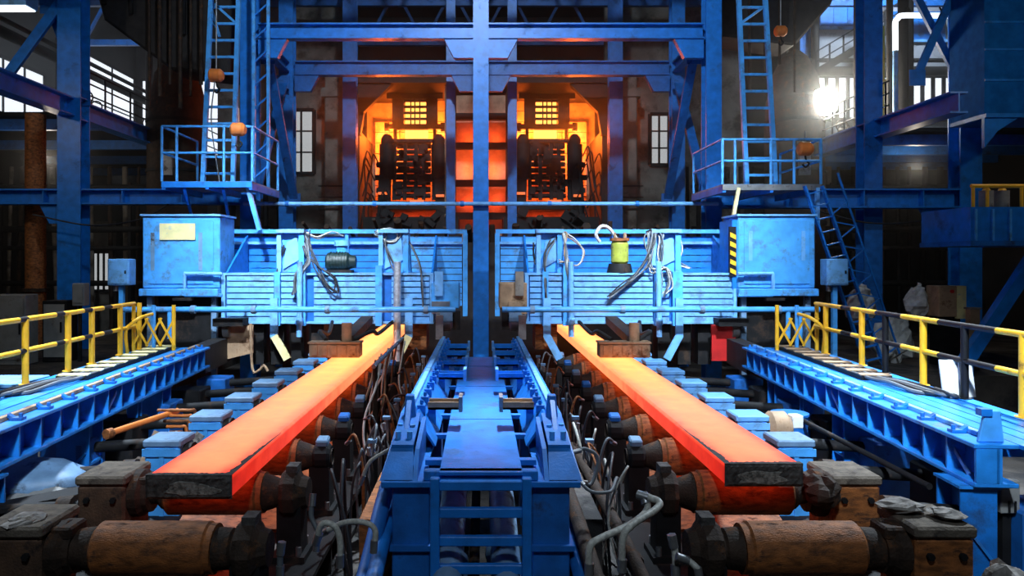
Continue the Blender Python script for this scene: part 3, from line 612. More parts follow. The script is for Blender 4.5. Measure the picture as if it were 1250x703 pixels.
# tall ladders
a, b = P(266, 224, 21.6), P(276, -40, 21.6)
L1 = ladder('tall_ladder', 'tall blue ladder rising from the left platform past an orange hoist', a, b, 0.44, 13, 'blue_light')
mb = P(262, 60, 21.6); MB().bar(P(256, 4, 21.6), P(268, 45, 21.6), 0.07, 0.07, (0,1,0)).build('diagonal', 'blue_light', L1); MB().bar(P(290, 30, 21.6), P(262, 5, 21.6), 0.07, 0.07, (0,1,0)).build('diagonal', 'blue_light', L1)
a, b = P(929, 226, 21.4), P(916, -40, 21.4)
L2 = ladder('tall_ladder', 'tall blue ladder rising from the right platform before the dark tank', a, b, 0.42, 13, 'blue_light')
MB().bar(P(902, 30, 21.4), P(930, 10, 21.4), 0.07, 0.07, (0,1,0)).build('diagonal', 'blue_light', L2)
# lattice mast beside the left ladder (vertical angle iron against the portal column)
t = thing('lattice_mast', 'blue-white lattice upright between the left ladder and portal column', 'mast', (-6.7, 22.9, 6.3))
for x in (-7.05, -6.6): MB().bar((x, 22.9, 6.3), (x, 22.9, 14), 0.09, 0.09, (0,1,0)).build('upright', 'blue_light', t)
for k in range(10): MB().bar((-7.05, 22.9, 6.6+0.72*k), (-6.6, 22.9, 7.0+0.72*k), 0.05, 0.05, (0,1,0)).build('lacing', 'blue', t)
# steep stair behind right cabinet
p0, p1 = Vector((9.15, 20.3, 6.1)), Vector((10.85, 20.3, 1.15))
t = thing('steep_stair', 'steep narrow blue stair slanting down from the right platform behind the cabinet', 'stair', (10.85, 20.3, 1.15))
for sx in (-0.24, 0.24): MB().bar(p0+Vector((sx,0,0)), p1+Vector((sx,0,0)), 0.05, 0.14, (0,1,0)).build('stringer', 'blue', t)
for k in range(14):
    c = p1.lerp(p0, (k+0.5)/14); MB().bar(c+Vector((-0.24, 0, -0.06)), c+Vector((0.24, 0, 0.06)), 0.14, 0.03).build('tread', 'blue', t)
for k in range(7):
    c = p1.lerp(p0, (k+0.3)/7.5); e = p1.lerp(p0, (k+1.0)/7.5)
    MB().bar(c+Vector((0.24, 0, 0)), c+Vector((0.62, -0.1, 0.35)), 0.035, 0.035).build('baluster', 'blue', t); MB().bar(c+Vector((0.62, -0.1, 0.35)), e+Vector((0.24, 0, 0)), 0.03, 0.03).build('baluster', 'blue', t)
MB().bar(p0+Vector((0.62, -0.1, 0.35)), p1+Vector((0.62, -0.1, 0.35)), 0.045, 0.045, (0,1,0)).build('handrail', 'blue', t)
def hoist(p, label, chain_up=2.0):
    p = Vector(p); t = thing('chain_hoist', label, 'hoist', tuple(p))
    MB().lathe(p+Vector((-0.2, 0, 0)), (1,0,0), [(0,0),(0,0.13),(0.05,0.19),(0.32,0.19),(0.4,0.12),(0.4,0)], 14).build('body', 'orange', t)
    MB().tube([p+Vector((0,0,-0.18)), p+Vector((0.03,0,-0.32)), p+Vector((0.1,0,-0.4)), p+Vector((0.02,0,-0.5)), p+Vector((-0.08,0,-0.43))], 0.028, 8, 5).build('hook', 'dark', t)
    MB().cyl(p+Vector((0,0,0.15)), p+Vector((0,0,chain_up)), 0.022, n=6).build('chain', 'steel', t)
    return t
hoist(P(264, 92, 21.3), 'small orange chain hoist hanging beside the left ladder', 3.2)
hoist(P(291, 158, 20.7), 'orange hoist hooked on the railing corner of the left platform', 0.6)
hoist(P(983, 182, 20.6), 'orange hoist sitting at the railing corner of the right platform', 0.5)
hoist(P(953, 38, 26), 'dirty orange hoist hanging high above the dark right tank', 3.0)

# ================================================================== CRANE CABIN AND OUTER PLATFORM (right)
t = thing('crane_cabin', 'large blue sheet-clad crane cabin at the upper right corner', 'cabin', (16, 22, 8.3))
x0, x1, y0, y1, z0, z1 = 14.75, 19.0, 21.6, 23.2, 8.35, 13.6
MB().box(x0, x1, y0, y1, z0, z1).build('body', 'blue_matt', t)
for z in (9.3, 10.2, 11.0): MB().box(x0, x1, y0-0.04, y0, z, z+0.06).build('seam_rib', 'blue', t)
for x in (15.9, 17.2): MB().box(x, x+0.08, y0-0.05, y0, z0, 11.0).build('upright_rib', 'blue', t)
MB().box(x0, x1, y0-0.08, y1, z0-0.12, z0).build('sill_beam', 'blue', t)
MB().prism([(x0, y0, z0-0.12), (x0+1.0, y0, z0-0.12), (x0+0.4, y0, z0-0.5), (x0, y0, z0-1.0)], (0, 0.12, 0)).build('haunch', 'blue', t)
t = thing('outer_platform', 'blue ribbed sheet-fronted platform with yellow rail at the right edge', 'platform', (12.1, 18, 4.4))
MB().box(11.95, 16.0, 18.0, 20.0, 4.45, 5.35).build('front_sheet', 'blue', t)
for k in range(9): MB().box(12.05+0.42*k, 12.1+0.42*k, 17.96, 18.0, 4.5, 5.3).build('sheet_rib', 'blue_light', t)
MB().box(11.9, 16.0, 17.9, 20.0, 4.4, 4.52).build('sill', 'blue_dark', t)
MB().bar((13.9, 18.3, 4.4), (12.0, 18.3, 1.5), 0.3, 0.24, (0,1,0)).build('diagonal_strut', 'blue', t)
MB().bar((12.05, 18.4, 1.6), (12.05, 18.4, 0), 0.3, 0.3, (0,1,0)).build('support_leg', 'blue_dark', t)
t = thing('outer_platform_railing', 'short yellow railing on top of the sheet-fronted platform', 'railing', (12.2, 18.2, 5.35))
for x in (12.15, 12.5, 13.35, 14.4): MB().cyl((x, 18.2, 5.35), (x, 18.2, 5.9), 0.04, n=8).build('post', 'yellow', t)
MB().cyl((12.1, 18.2, 5.88), (16, 18.2, 5.88), 0.05, n=8).build('rail', 'yellow', t)
for x, l in ((12.75, 'first grey drum standing behind the yellow platform rail'), (13.15, 'second grey drum standing behind the yellow platform rail')):
    t = thing('drum', l, 'drum', (x, 18.6, 5.35))
    MB().cyl((x, 18.6, 5.35), (x, 18.6, 5.8), 0.16, n=14).build('barrel', 'grey', t); MB().cyl((x, 18.6, 5.8), (x, 18.6, 5.86), 0.1, 0.07, n=14).build('cap', 'yellow', t)

# ================================================================== HOT SLABS
def slab(s):
    D0 = 8.05 if s > 0 else 7.62
    xa, xb = (2.665, 3.515) if s > 0 else (-3.463, -2.574)
    cx = (xa+xb)/2; zt = 1.8; h = 0.245
    o = thing('hot_steel_slab', 'long glowing steel slab on the %s roller table, dark scale on its end' % SIDE[s], 'steel slab', (cx, D0, zt))
    n = 60; Lg = 24.5; hw = (xb-xa)/2
    prof = [(-hw, -0.03), (-hw+0.03, 0), (hw-0.03, 0), (hw, -0.03), (hw, -h+0.03), (hw-0.03, -h), (-hw+0.03, -h), (-hw, -h+0.03)]
    vs = []; fs = []
    for i in range(n+1):
        y = D0 + Lg*(i/n)**1.4
        for (x, z) in prof: vs.append((cx+x, y, zt+z))
    k = len(prof)
    for i in range(n):
        for j in range(k): fs.append((i*k+j, i*k+(j+1) % k, (i+1)*k+(j+1) % k, (i+1)*k+j))
    fs.append(tuple(range(n*k+k-1, n*k-1, -1)))
    body = MB().add(vs, fs).build('slab_body', 'hot', o)
    # cooled end face and scale crust
    rnd = random.Random(5+s); mb = MB(); N = 26; Mz = 8; vs = []
    for i in range(N+1):
        for j in range(Mz+1):
            x = -hw-0.004 + (2*hw+0.008)*i/N; z = -h-0.004+(h+0.008)*j/Mz
            e = min(i, N-i, j, Mz-j)
            vs.append((cx+x, D0-0.02*min(e, 1)-rnd.uniform(0, 0.014)*(e > 0), zt+z))
    mb.add(vs, [(i*(Mz+1)+j, (i+1)*(Mz+1)+j, (i+1)*(Mz+1)+j+1, i*(Mz+1)+j+1) for i in range(N) for j in range(Mz)])
    r0 = len(mb.v)
    mb.build('end_face', 'crust', o, label='dark grey cooled end face')
    # rim of chilled scale creeping round the end edges onto the top and sides
    rim = MB(); vs = []; m = 34
    for i in range(m+1):
        x = -hw-0.003+(2*hw+0.006)*i/m
        dep = 0.055+rnd.uniform(0, 0.035)
        vs += [(cx+x, D0-0.008, zt+0.004), (cx+x, D0+dep, zt+0.003)]
    rim.add(vs, [(2*i, 2*i+2, 2*i+3, 2*i+1) for i in range(m)])
    vs = []; m = 30; sx = -s
    for i in range(m+1):
        y = D0-0.008 + 1.9*i/m; dep = (0.05+rnd.uniform(0, 0.05))*(1-i/m)+0.004
        vs += [(cx+sx*(hw+0.003), y, zt+0.003), (cx+sx*(hw-dep), y, zt+0.0045)]
    q = [(2*i, 2*i+2, 2*i+3, 2*i+1) for i in range(m)]
    rim.add(vs, q if sx < 0 else [f[::-1] for f in q])
    rim.build('scale_rim', 'crust', o)
    fl = MB(); c = (cx-0.05 if s > 0 else cx+0.05, D0-0.035, zt-0.145)
    R = [1+rnd.uniform(-0.3, 0.3) for _ in range(16)]
    pts = [(c[0]+0.24*R[i]*math.cos(2*PI*i/16)*1.15, c[1], c[2]+0.075*R[i]*math.sin(2*PI*i/16)) for i in range(16)]
    fl.prism(pts, (0, 0.03, 0)); fl.build('scale_flake', 'crust_pale', o, 0.008, label='pale flaked patch on the end face')
    return o
slab(-1); slab(1)

# ================================================================== ROLLER TABLES
RZ = 1.295; RR = 0.255
def roller(s, k):
    y = 7.07+1.6*k; sd = SIDE[s]; cx = s*3.07 if s > 0 else -3.12
    free = k == 0
    lab = ('rusty bare table roller lying free before the end of the %s hot slab' % sd) if free else '%s table roller from the front, carrying the %s hot slab' % (ORD[k], sd)
    z = RZ if k else RZ-0.04
    t = thing('table_roller', lab, 'roller', (cx, y, z), 'rollers of the %s table' % sd)
    hw = 0.54
    MB().lathe((cx-hw, y, z), (1,0,0), [(0, 0), (0, RR-0.03), (0.03, RR), (2*hw-0.03, RR), (2*hw, RR-0.03), (2*hw, 0)], 28).build('barrel', 'rust', t)
    for sx in (-1, 1):
        inner = sx == -s
        if free: pr = [(0, 0.19), (0.04, 0.2), (0.2, 0.19), (0.22, 0.16), (0.34, 0.15)]
        elif inner: pr = [(0, 0.21), (0.06, 0.215), (0.34, 0.12), (0.52, 0.11)]
        else: pr = [(0, 0.19), (0.05, 0.19), (0.12, 0.13), (0.4, 0.12)]
        MB().lathe((cx+sx*hw, y, z), (sx,0,0), pr, 20).build('neck', 'rust_dark', t)
        if inner: MB().lathe((cx+sx*(hw-0.02), y, z), (sx,0,0), [(0,0.2),(0,0.235),(0.07,0.235),(0.07,0.2)], 24).build('collar', 'rust', t)
    # inner bearing
    xi = cx - s*(hw+0.36)
    b = thing('inner_bearing', '%s inner bearing stand from the front on the %s roller table' % (ORD[k], sd), 'bearing', (xi, y, 0.5), 'inner bearings of the %s table' % sd)
    if k < 2:
        MB().lathe((xi+s*0.10, y, z), (-s,0,0), [(0, 0), (0, 0.25), (0.05, 0.28), (0.17, 0.28), (0.22, 0.2), (0.3, 0.17), (0.3, 0)], 10, False).build('housing', 'rust_dark', b)
        MB().cbox((xi-s*0.02, y, z+0.28), (0.13, 0.2, 0.1)).build('cap', 'crust', b)
    else:
        MB().lathe((xi+s*0.10, y, z), (-s,0,0), [(0, 0), (0, 0.15), (0.04, 0.19), (0.2, 0.19), (0.24, 0.15), (0.24, 0)], 14, False).build('housing', 'dark', b)
        MB().cbox((xi-s*0.02, y, z+0.21), (0.17, 0.2, 0.10), Matrix.Rotation(0.2, 3, 'X')).build('cap', 'blue_dark' if k % 2 else 'blue_grey', b, 0.02)
    MB().box(xi-0.14, xi+0.14, y-0.16, y+0.16, 0.6, z-0.12).build('pedestal', 'dark', b)
    MB().box(xi-0.2, xi+0.2, y-0.24, y+0.24, 0.55, 0.62).build('foot', 'dark', b)
    for sy in (-0.18, 0.18): MB().cyl((xi-s*0.12, y+sy, 0.62), (xi-s*0.12, y+sy, 0.72), 0.035, n=6).build('bolt', 'steel', b)
    # outer bearing block: raw rusty for the first two, blue lidded boxes further on
    xo = cx + s*(hw+0.66)
    if k < 2:
        b = thing('bearing_block', '%s brown rusty outer bearing block beside the %s roller table' % (ORD[k], sd), 'bearing block', (xo, y, 0), 'outer blocks of the %s table' % sd)
        MB().box(xo-0.27, xo+0.27, y-0.3, y+0.34, 0.3, 1.46).build('body', 'rust' if s > 0 else 'block', b, 0.03)
        MB().box(xo-0.29, xo+0.29, y-0.32, y+0.36, 1.46, 1.57).build('lid', 'dust', b, 0.025)
        MB().lathe((xo-s*0.27, y, z), (-s,0,0), [(0, 0), (0, 0.27), (0.1, 0.27), (0.14, 0.22), (0.2, 0.22), (0.2, 0)], 16, False).build('flange_ring', 'rust_dark', b)
        MB().cbox((xo-s*0.38, y-0.02, 1.45), (0.2, 0.3, 0.12)).build('cover_lug', 'rust_dark', b, 0.02)
        for sz in (0.7, 1.3): MB().cyl((xo-0.15, y-0.3, sz), (xo-0.15, y-0.34, sz), 0.035, n=6).build('bolt', 'dark', b); MB().cyl((xo+0.15, y-0.3, sz), (xo+0.15, y-0.34, sz), 0.035, n=6).build('bolt', 'dark', b)
    else:
        pale = s > 0 and k >= 3
        b = thing('bearing_box', '%s %s lidded bearing box beside the %s roller table' % (ORD[k], 'pale grey-blue' if pale else 'blue', sd), 'bearing box', (xo, y, 0), 'outer boxes of the %s table' % sd)
        m = 'blue_pale' if pale else 'blue_light'
        xo += s*0.02
        MB().box(xo-0.24, xo+0.24, y-0.24, y+0.26, 0.4, 1.48).build('body', m, b, 0.02)
        MB().box(xo-0.26, xo+0.26, y-0.26, y+0.28, 1.48, 1.58).build('lid', 'blue_grey' if not pale else 'blue_pale', b, 0.02)
        MB().box(xo-0.26, xo+0.26, y-0.27, y-0.24, 1.36, 1.46).build('lid_strap', m, b)
        MB().box(xo-0.03, xo+0.03, y-0.26, y-0.24, 0.5, 1.36).build('rib', m, b)
        MB().lathe((xo-s*0.24, y, z), (-s,0,0), [(0, 0), (0, 0.2), (0.1, 0.2), (0.1, 0)], 14, False).build('flange_ring', 'dark', b)
    # drive shaft heading outwards under the side girder
    if k >= 1 and k < 8:
        d = thing('drive_shaft', '%s dark drive shaft running out below the %s side girder' % (ORD[k-1], sd), 'shaft', (xo, y, 1.1), 'drive shafts of the %s table' % sd)
        MB().cyl((xo+s*0.24, y, 1.12), (xo+s*1.9, y+0.1, 1.0), 0.09, n=12).build('shaft', 'dark', d)
        MB().cyl((xo+s*0.45, y, 1.1), (xo+s*0.62, y, 1.09), 0.16, n=12).build('coupling', 'rust_dark', d)
        MB().box(xo+s*1.9, xo+s*2.6, y-0.3, y+0.4, 0.0, 1.15).build('motor', 'blue_dark' if k % 2 else 'dark', d, 0.03)
for s in (-1, 1):
    for k in range(9): roller(s, k)
    sd = SIDE[s]
    # table beds
    for xx, l in ((s*2.15, 'inner'), (s*4.25, 'outer')):
        t = thing('table_bed', 'dark %s bed rail under the bearings of the %s roller table' % (l, sd), 'machine bed', (xx, 6.6, 0))
        MB().ibeam((xx, 6.6, 0.3), (xx, 24, 0.3), 0.6, 0.5, (0,0,1), 0.06, 0.05).build('bed_rail', 'dark', t)
        for k in range(9): MB().box(xx-0.28, xx+0.28, 7.2+2*k, 7.26+2*k, 0.06, 0.5).build('rib', 'dark', t)
    t = thing('cross_bar', 'dark steel cross bar on the floor before the %s roller table' % sd, 'bar', (s*3.1, 6.7, 0.8))
    MB().bar((s*1.9, 6.62, 0.92), (s*4.4, 6.62, 0.92), 0.12, 0.05).build('bar', 'dark', t)
    for xx in (s*2.1, s*4.2): MB().box(xx-0.05, xx+0.05, 6.58, 6.66, 0, 0.9).build('leg', 'dark', t)
    for k in range(8):
        y = 7.87+1.6*k
        t = thing('spray_plate', '%s sloping scale plate under the %s hot slab' % (ORD[k], sd), 'plate', (s*3.1, y, 0.6), 'scale plates under the %s slab' % sd)
        MB().prism([(s*2.4, y-0.35, 0.66), (s*2.4, y+0.35, 0.86), (s*2.4, y+0.35, 0.9), (s*2.4, y-0.35, 0.7)], (s*1.4, 0, 0)).build('plate', 'rust', t)
        for xx in (s*2.5, s*3.7): MB().box(xx-0.04, xx+0.04, y-0.05, y+0.05, 0, 0.75).build('leg', 'dark', t)
    # pit side wall; left one has the slab's orange glow in its rust colour
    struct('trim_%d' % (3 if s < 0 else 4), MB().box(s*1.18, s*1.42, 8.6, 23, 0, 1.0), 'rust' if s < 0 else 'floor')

# ================================================================== CENTRE RAIL FRAME
t = thing('centre_rail_frame', 'blue central rail frame with inclined front gussets, between the two hot slabs', 'rail frame', (0, 8, 0))
Y0, Y1 = 7.96, 18.4
# front cross beam + posts
MB().box(-1.08, 1.08, 7.96, 8.3, 1.56, 1.63).build('front_ledge', 'blue', t, 0.01)
MB().box(-0.62, 0.62, 7.98, 8.1, 1.63, 1.74).build('front_beam', 'blue', t, 0.01)
for s in (-1, 1):
    MB().box(s*0.56, s*0.97, 8.05, 8.75, 0, 1.56).build('front_leg', 'blue_dark', t, 0.015)
    MB().box(s*0.52, s*1.02, 8.0, 8.85, 0.86, 0.92).build('leg_collar', 'blue_dark', t)
    for yy in (11.2, 14.4, 17.6): MB().box(s*0.6, s*0.95, yy, yy+0.5, 0, 1.5).build('leg', 'blue_dark', t)
    # side girder: outer web, bottom and top flange
    MB().box(s*0.93, s*0.97, 9.3, Y1, 1.56, 2.06).build('outer_web', 'blue', t)
    MB().box(s*0.62, s*1.02, 8.3, Y1, 1.56, 1.62).build('bottom_flange', 'blue', t)
    MB().box(s*0.84, s*1.02, 9.3, Y1, 2.04, 2.09).build('top_flange', 'blue_deck', t, 0.008)
    MB().box(s*0.88, s*0.96, 9.25, Y1, 2.09, 2.15).build('running_rail', 'blue_pale', t, 0.006)
    # inclined inner sheet between rail and deck
    MB().prism([(s*0.84, 9.3, 2.05), (s*0.60, 9.3, 1.68), (s*0.57, 9.3, 1.68), (s*0.81, 9.3, 2.06)], (0, Y1-9.3, 0)).build('inner_sheet', 'blue', t)
    for k in range(14):
        y = 9.6+0.62*k
        MB().prism([(s*0.85, y, 2.04), (s*0.62, y, 1.66), (s*0.85, y, 1.66)], (0, 0.03, 0)).build('rib', 'blue', t)
        c = MB().box(s*0.74, s*0.85, y+0.18, y+0.32, 1.985, 2.10)
        c.cyl((s*0.79, y+0.25, 2.1), (s*0.79, y+0.25, 2.16), 0.025, n=6).build('rail_clip', 'blue', t, kind='stuff')
    for k in range(9):
        y = 9.9+0.92*k
        MB().prism([(s*0.98, y, 2.04), (s*1.10, y, 1.62), (s*0.97, y, 1.62)], (0, 0.03, 0)).build('outer_rib', 'blue', t)
    # front gusset block
    MB().prism([(s*1.10, 7.98, 1.63), (s*1.02, 8.75, 2.0), (s*1.0, 9.3, 2.05), (s*1.02, 9.3, 1.63)], (-s*0.05, 0, 0)).build('gusset', 'blue', t)
    MB().prism([(s*0.74, 7.98, 1.63), (s*0.74, 8.3, 1.9), (s*0.74, 9.3, 2.05), (s*0.74, 9.3, 1.63)], (-s*0.05, 0, 0)).build('gusset', 'blue', t)
    MB().prism([(s*1.09, 7.99, 1.64), (s*0.74, 7.99, 1.64), (s*0.76, 8.32, 1.90), (s*1.01, 8.32, 1.90)], (0, 0.04, 0.02)).build('gusset_face', 'blue', t)
    MB().prism([(s*1.01, 8.32, 1.90), (s*0.76, 8.32, 1.90), (s*0.76, 9.3, 2.06), (s*1.01, 9.3, 2.06)], (0, 0, 0.04)).build('gusset_top', 'blue', t)
    # upright stop on the gusset
    MB().prism([(s*0.80, 9.15, 2.04), (s*0.96, 9.15, 2.04), (s*0.94, 9.2, 2.34), (s*0.84, 9.2, 2.34)], (0, 0.12, 0)).build('end_stop', 'blue', t, 0.01)
    MB().prism([(s*0.86, 8.75, 1.98), (s*0.92, 8.75, 1.98), (s*0.92, 9.2, 2.3), (s*0.86, 9.2, 2.3)], (0, 0.0, 0.0001)).prism([(s*0.86, 8.7, 1.97), (s*0.86, 9.2, 2.05), (s*0.86, 9.2, 2.3)], (s*0.05, 0, 0)).build('stop_brace', 'blue', t)
    for (xx, yy) in ((0.82, 8.5), (0.95, 8.5), (0.82, 8.85), (0.97, 8.9)): MB().cyl((s*xx, yy, 1.93), (s*xx, yy, 2.05), 0.035, n=6).build('bolt', 'blue_light', t)
    # square-channel brackets reaching over the deck
    for j, y in enumerate((10.0, 12.6, 14.2, 15.6, 16.9)):
        b = MB().box(s*0.30, s*0.72, y, y+0.3, 2.0, 2.03).box(s*0.30, s*0.72, y, y+0.03, 2.0, 2.1).box(s*0.30, s*0.72, y+0.27, y+0.3, 2.0, 2.1).build('bracket', 'tan' if j == 0 else 'blue_deck', t)
        MB().box(s*0.25, s*0.30, y-0.02, y+0.32, 1.97, 2.17).build('bracket_cap', 'steel' if j == 0 else 'blue_pale', b)
        MB().box(s*0.62, s*0.72, y+0.08, y+0.2, 1.66, 2.0).build('bracket_post', 'blue', b)
    for k in range(8):
        y = 8.5+1.25*k
        MB().box(s*0.45, s*0.64, y, y+0.12, 1.66, 1.72).build('deck_bearer', 'blue', t)
MB().box(-0.45, 0.45, 7.94, 17.6, 1.70, 1.74).build('deck_plate', 'blue', t, 0.006)
for yy in (10.6, 13.4, 16.0): MB().box(-0.45, 0.45, yy, yy+0.02, 1.735, 1.746).build('deck_seam', 'blue_dark', t)
# small step ladder hung on the front beam
t = thing('step_ladder', 'short blue step ladder hung on the front of the central rail frame', 'ladder', (0, 7.86, 0))
for s in (-1, 1): MB().box(s*0.44, s*0.54, 7.82, 7.92, 0, 1.70).build('stile', 'blue', t, 0.008)
for z in (1.62, 1.33, 1.03, 0.73): MB().box(-0.44, 0.44, 7.83, 7.91, z-0.05, z+0.05).build('rung', 'blue', t, 0.008)
# pipes lying under the frame
def run_pipe(name, label, pts, r, m, cat='pipe', flanges=(), n=14, sub=6):
    t = thing(name, label, cat, tuple(pts[0]))
    MB().tube(pts, r, n, sub).build('pipe', m, t)
    for f in flanges:
        i = int(f*(len(pts)-1)); i = min(i, len(pts)-2); fr = f*(len(pts)-1)-i
        a = Vector(pts[i]); b = Vector(pts[i+1]); c = a.lerp(b, fr); d = (b-a).normalized()
        MB().cyl(c-d*0.05, c+d*0.05, r*1.35, n=n).build('pipe_flange', m, t)
    return t
run_pipe('floor_pipe', 'thick blue-grey pipe under the frame, left of the step ladder middle', [(-0.36, 6.5, 0.35), (-0.36, 10, 0.85), (-0.36, 18, 0.9)], 0.17, 'blue_grey', flanges=(0.25, 0.6))
run_pipe('floor_pipe', 'thick blue-grey pipe under the frame, right of the step ladder middle', [(0.28, 6.5, 0.3), (0.28, 10, 0.8), (0.28, 18, 0.9)], 0.17, 'blue_grey', flanges=(0.3, 0.6))
run_pipe('floor_pipe', 'thin rusty pipe lying between the two thick pipes under the frame', [(-0.08, 6.8, 0.5), (-0.06, 12, 0.8), (-0.05, 18, 0.9)], 0.06, 'rust_dark')
run_pipe('floor_pipe', 'dark blue armoured hose leaning against the frame, left outer side', [(-1.35, 6.3, 0.2), (-1.2, 7.6, 0.75), (-1.1, 8.6, 1.35), (-1.08, 10.5, 1.4)], 0.09, 'blue_dark')
run_pipe('floor_pipe', 'blue pipe close to the left leg of the central frame', [(-1.12, 6.3, 0.25), (-1.08, 7.4, 0.8), (-1.06, 9, 1.1), (-1.06, 12, 1.1)], 0.085, 'blue')
run_pipe('floor_pipe', 'brown pipe with flange running up beside the right leg of the frame', [(1.25, 6.3, 0.3), (1.15, 8, 0.9), (1.1, 12, 1.2)], 0.085, 'rust_dark', flanges=(0.35,))
run_pipe('floor_pipe', 'blue pipe sloping beside the right leg of the central frame', [(1.08, 6.6, 0.3), (1.06, 7.6, 0.62), (1.05, 9, 0.8)], 0.08, 'blue_dark', flanges=(0.4,))
run_pipe('floor_pipe', 'grey-brown floor pipe crossing the pit right of the frame', [(1.75, 6.3, 0.5), (1.55, 8, 1.0), (1.5, 12, 1.0)], 0.07, 'rust_dark', flanges=(0.4,))

# ================================================================== HOSES IN THE PITS
def hose(label, pts, r=0.025, m='hose', fit=True, name='hose', group=None):
    t = thing(name, label, 'hose', tuple(pts[0]), group)
    MB().tube(pts, r, 8, 6).build('hose_line', m, t)
    if fit:
        for a, b in ((pts[0], pts[1]), (pts[-1], pts[-2])):
            a = Vector(a); d = (Vector(b)-a).normalized()
            MB().cyl(a-d*0.02, a+d*0.1, r*1.35, n=6).build('fitting', 'steel', t)
    return t
hose('pale hose arching high in the pit before the left end of the frame', [P(415, 690, 7.0), P(415, 660, 7.0), P(408, 642, 7.0), P(393, 640, 7.0), P(386, 662, 7.05)], 0.03, 'hose_pale')
hose('pale hose with a low long arch reaching the blue pipe, left pit', [P(456, 672, 7.0), P(458, 648, 7.0), P(446, 638, 7.0), P(420, 638, 7.1), P(392, 652, 7.2)], 0.028, 'hose_pale')
hose('upright thin hose with steel fitting beside the left bearing', [P(382, 605, 7.4), P(380, 630, 7.35), P(388, 650, 7.3), P(386, 670, 7.3)], 0.026, 'hose')
hose('short hose rising with white fitting at the very front of left pit', [P(342, 703, 6.9), P(342, 680, 6.9), P(344, 664, 6.9)], 0.03, 'hose')
hose('thick pale hose bent over in the right pit, lower one', [P(719, 700, 7.0), P(720, 668, 7.0), P(735, 656, 7.1), P(770, 640, 7.3), P(790, 622, 7.5), P(786, 604, 7.6)], 0.036, 'hose_pale')
hose('thick pale hose bent over in the right pit, upper one', [P(759, 695, 7.1), P(761, 655, 7.1), P(775, 638, 7.2), P(800, 622, 7.4), P(804, 612, 7.5), P(780, 604, 7.6)], 0.036, 'hose_pale')
hose('white hose dropping out of the frame below the right front bearing', [P(820, 655, 6.9), P(824, 675, 6.9), P(825, 703, 6.85)], 0.034, 'hose_pale')
hose('white hose curling aside below the right front bearing', [P(828, 680, 6.8), P(840, 684, 6.8), P(852, 695, 6.75), P(854, 706, 6.75)], 0.03, 'hose_pale')
hose('grey hose loop leaving the right gusset of the frame', [P(700, 552, 8.6), P(715, 548, 8.6), P(730, 560, 8.6), P(722, 590, 8.5), P(708, 588, 8.4)], 0.022, 'hose')
hose('grey hose loop hanging off the left gusset of the frame', [P(478, 548, 8.6), P(462, 556, 8.6), P(450, 566, 8.6), P(440, 590, 8.6)], 0.022, 'hose_pale')
hose('grey hose sagging from right pit bracket', [P(705, 585, 8.3), P(722, 600, 8.2), P(745, 600, 8.2), P(755, 590, 8.6), Vector((1.75, 9.2, 0.02))], 0.02, 'hose')
for s in (-1, 1):
    for k in range(2, 9):
        y = 7.07+1.6*k; xi = s*1.95; rnd = random.Random(k*3+s)
        hose('thin grease hose looping at the %s inner bearing of the %s table' % (ORD[k], SIDE[s]), [(xi-s*0.1, y-0.1, 1.5), (xi-s*0.24, y-0.25, 1.62+rnd.uniform(-.1,.1)), (xi-s*0.35, y-0.3, 1.2), (xi-s*0.34, y-0.2, 0.4), (xi-s*0.34, y-0.3, 0.02)], 0.02, rnd.choice(['hose', 'hose_dark', 'rust']), group='grease hoses of the %s table' % SIDE[s])
        hose('upright hose with bright fitting beside the %s inner bearing of the %s table' % (ORD[k], SIDE[s]), [(xi-s*0.38, y+0.3, 0.0), (xi-s*0.40, y+0.25, 0.9), (xi-s*0.36, y+0.2, 1.35)], 0.022, 'hose_dark', group='upright hoses in the %s pit' % SIDE[s])
        hose('loose hose sagging into the pit behind the %s inner bearing, %s table' % (ORD[k], SIDE[s]), [(xi-s*0.3, y, 1.25), (xi-s*0.45, y+0.3, 0.35), (xi-s*0.40, y+0.7, 0.02), (xi-s*0.42, y+1.1, 1.2+rnd.uniform(-.2,.2))], 0.018, rnd.choice(['hose', 'rust', 'hose_dark']), fit=False, group='sagging hoses in the %s pit' % SIDE[s])
        t = thing('junction_block', 'small dark valve block behind the %s inner bearing of the %s table' % (ORD[k], SIDE[s]), 'valve', (xi-s*0.36, y+0.45, 0), 'valve blocks in the %s pit' % SIDE[s])
        MB().box(xi-s*0.28, xi-s*0.46, y+0.36, y+0.56, 0, 1.0+rnd.uniform(-.1,.25)).build('block', rnd.choice(['dark', 'rust_dark', 'dark']), t, 0.015)
        MB().cyl((xi-s*0.37, y+0.46, 1.0), (xi-s*0.37, y+0.46, 1.38), 0.035, n=8).build('stem', 'steel', t)
        MB().cbox((xi-s*0.37, y+0.46, 1.4), (0.12, 0.12, 0.05)).build('cap', 'blue_grey', t)
rt = random.Random(91)
for sd_ in (-1, 1):
    for i in range(14):
        y = 8.2+0.55*i; x = sd_*1.62
        pts = [(x+sd_*rt.uniform(-.18, .12), y, 0.02), (x+sd_*rt.uniform(-.2, .1), y+rt.uniform(-.1, .2), rt.uniform(0.7, 1.2)), (x+sd_*rt.uniform(-.2, .15), y+rt.uniform(.1, .5), rt.uniform(1.2, 1.7)), (x+sd_*rt.uniform(-.1, .2), y+rt.uniform(.4, .8), rt.uniform(0.6, 1.2)), (x+sd_*rt.uniform(-.1, .1), y+0.7, 0.02)]
        hose('%s tangled hose from the front in the pit between the frame and %s table' % (ORD[i], SIDE[sd_]), pts, rt.uniform(0.014, 0.024), rt.choice(['hose_dark', 'hose', 'rust', 'hose_dark', 'hose_pale']), fit=False, group='tangled hoses in the %s pit' % SIDE[sd_])
rb = random.Random(77)
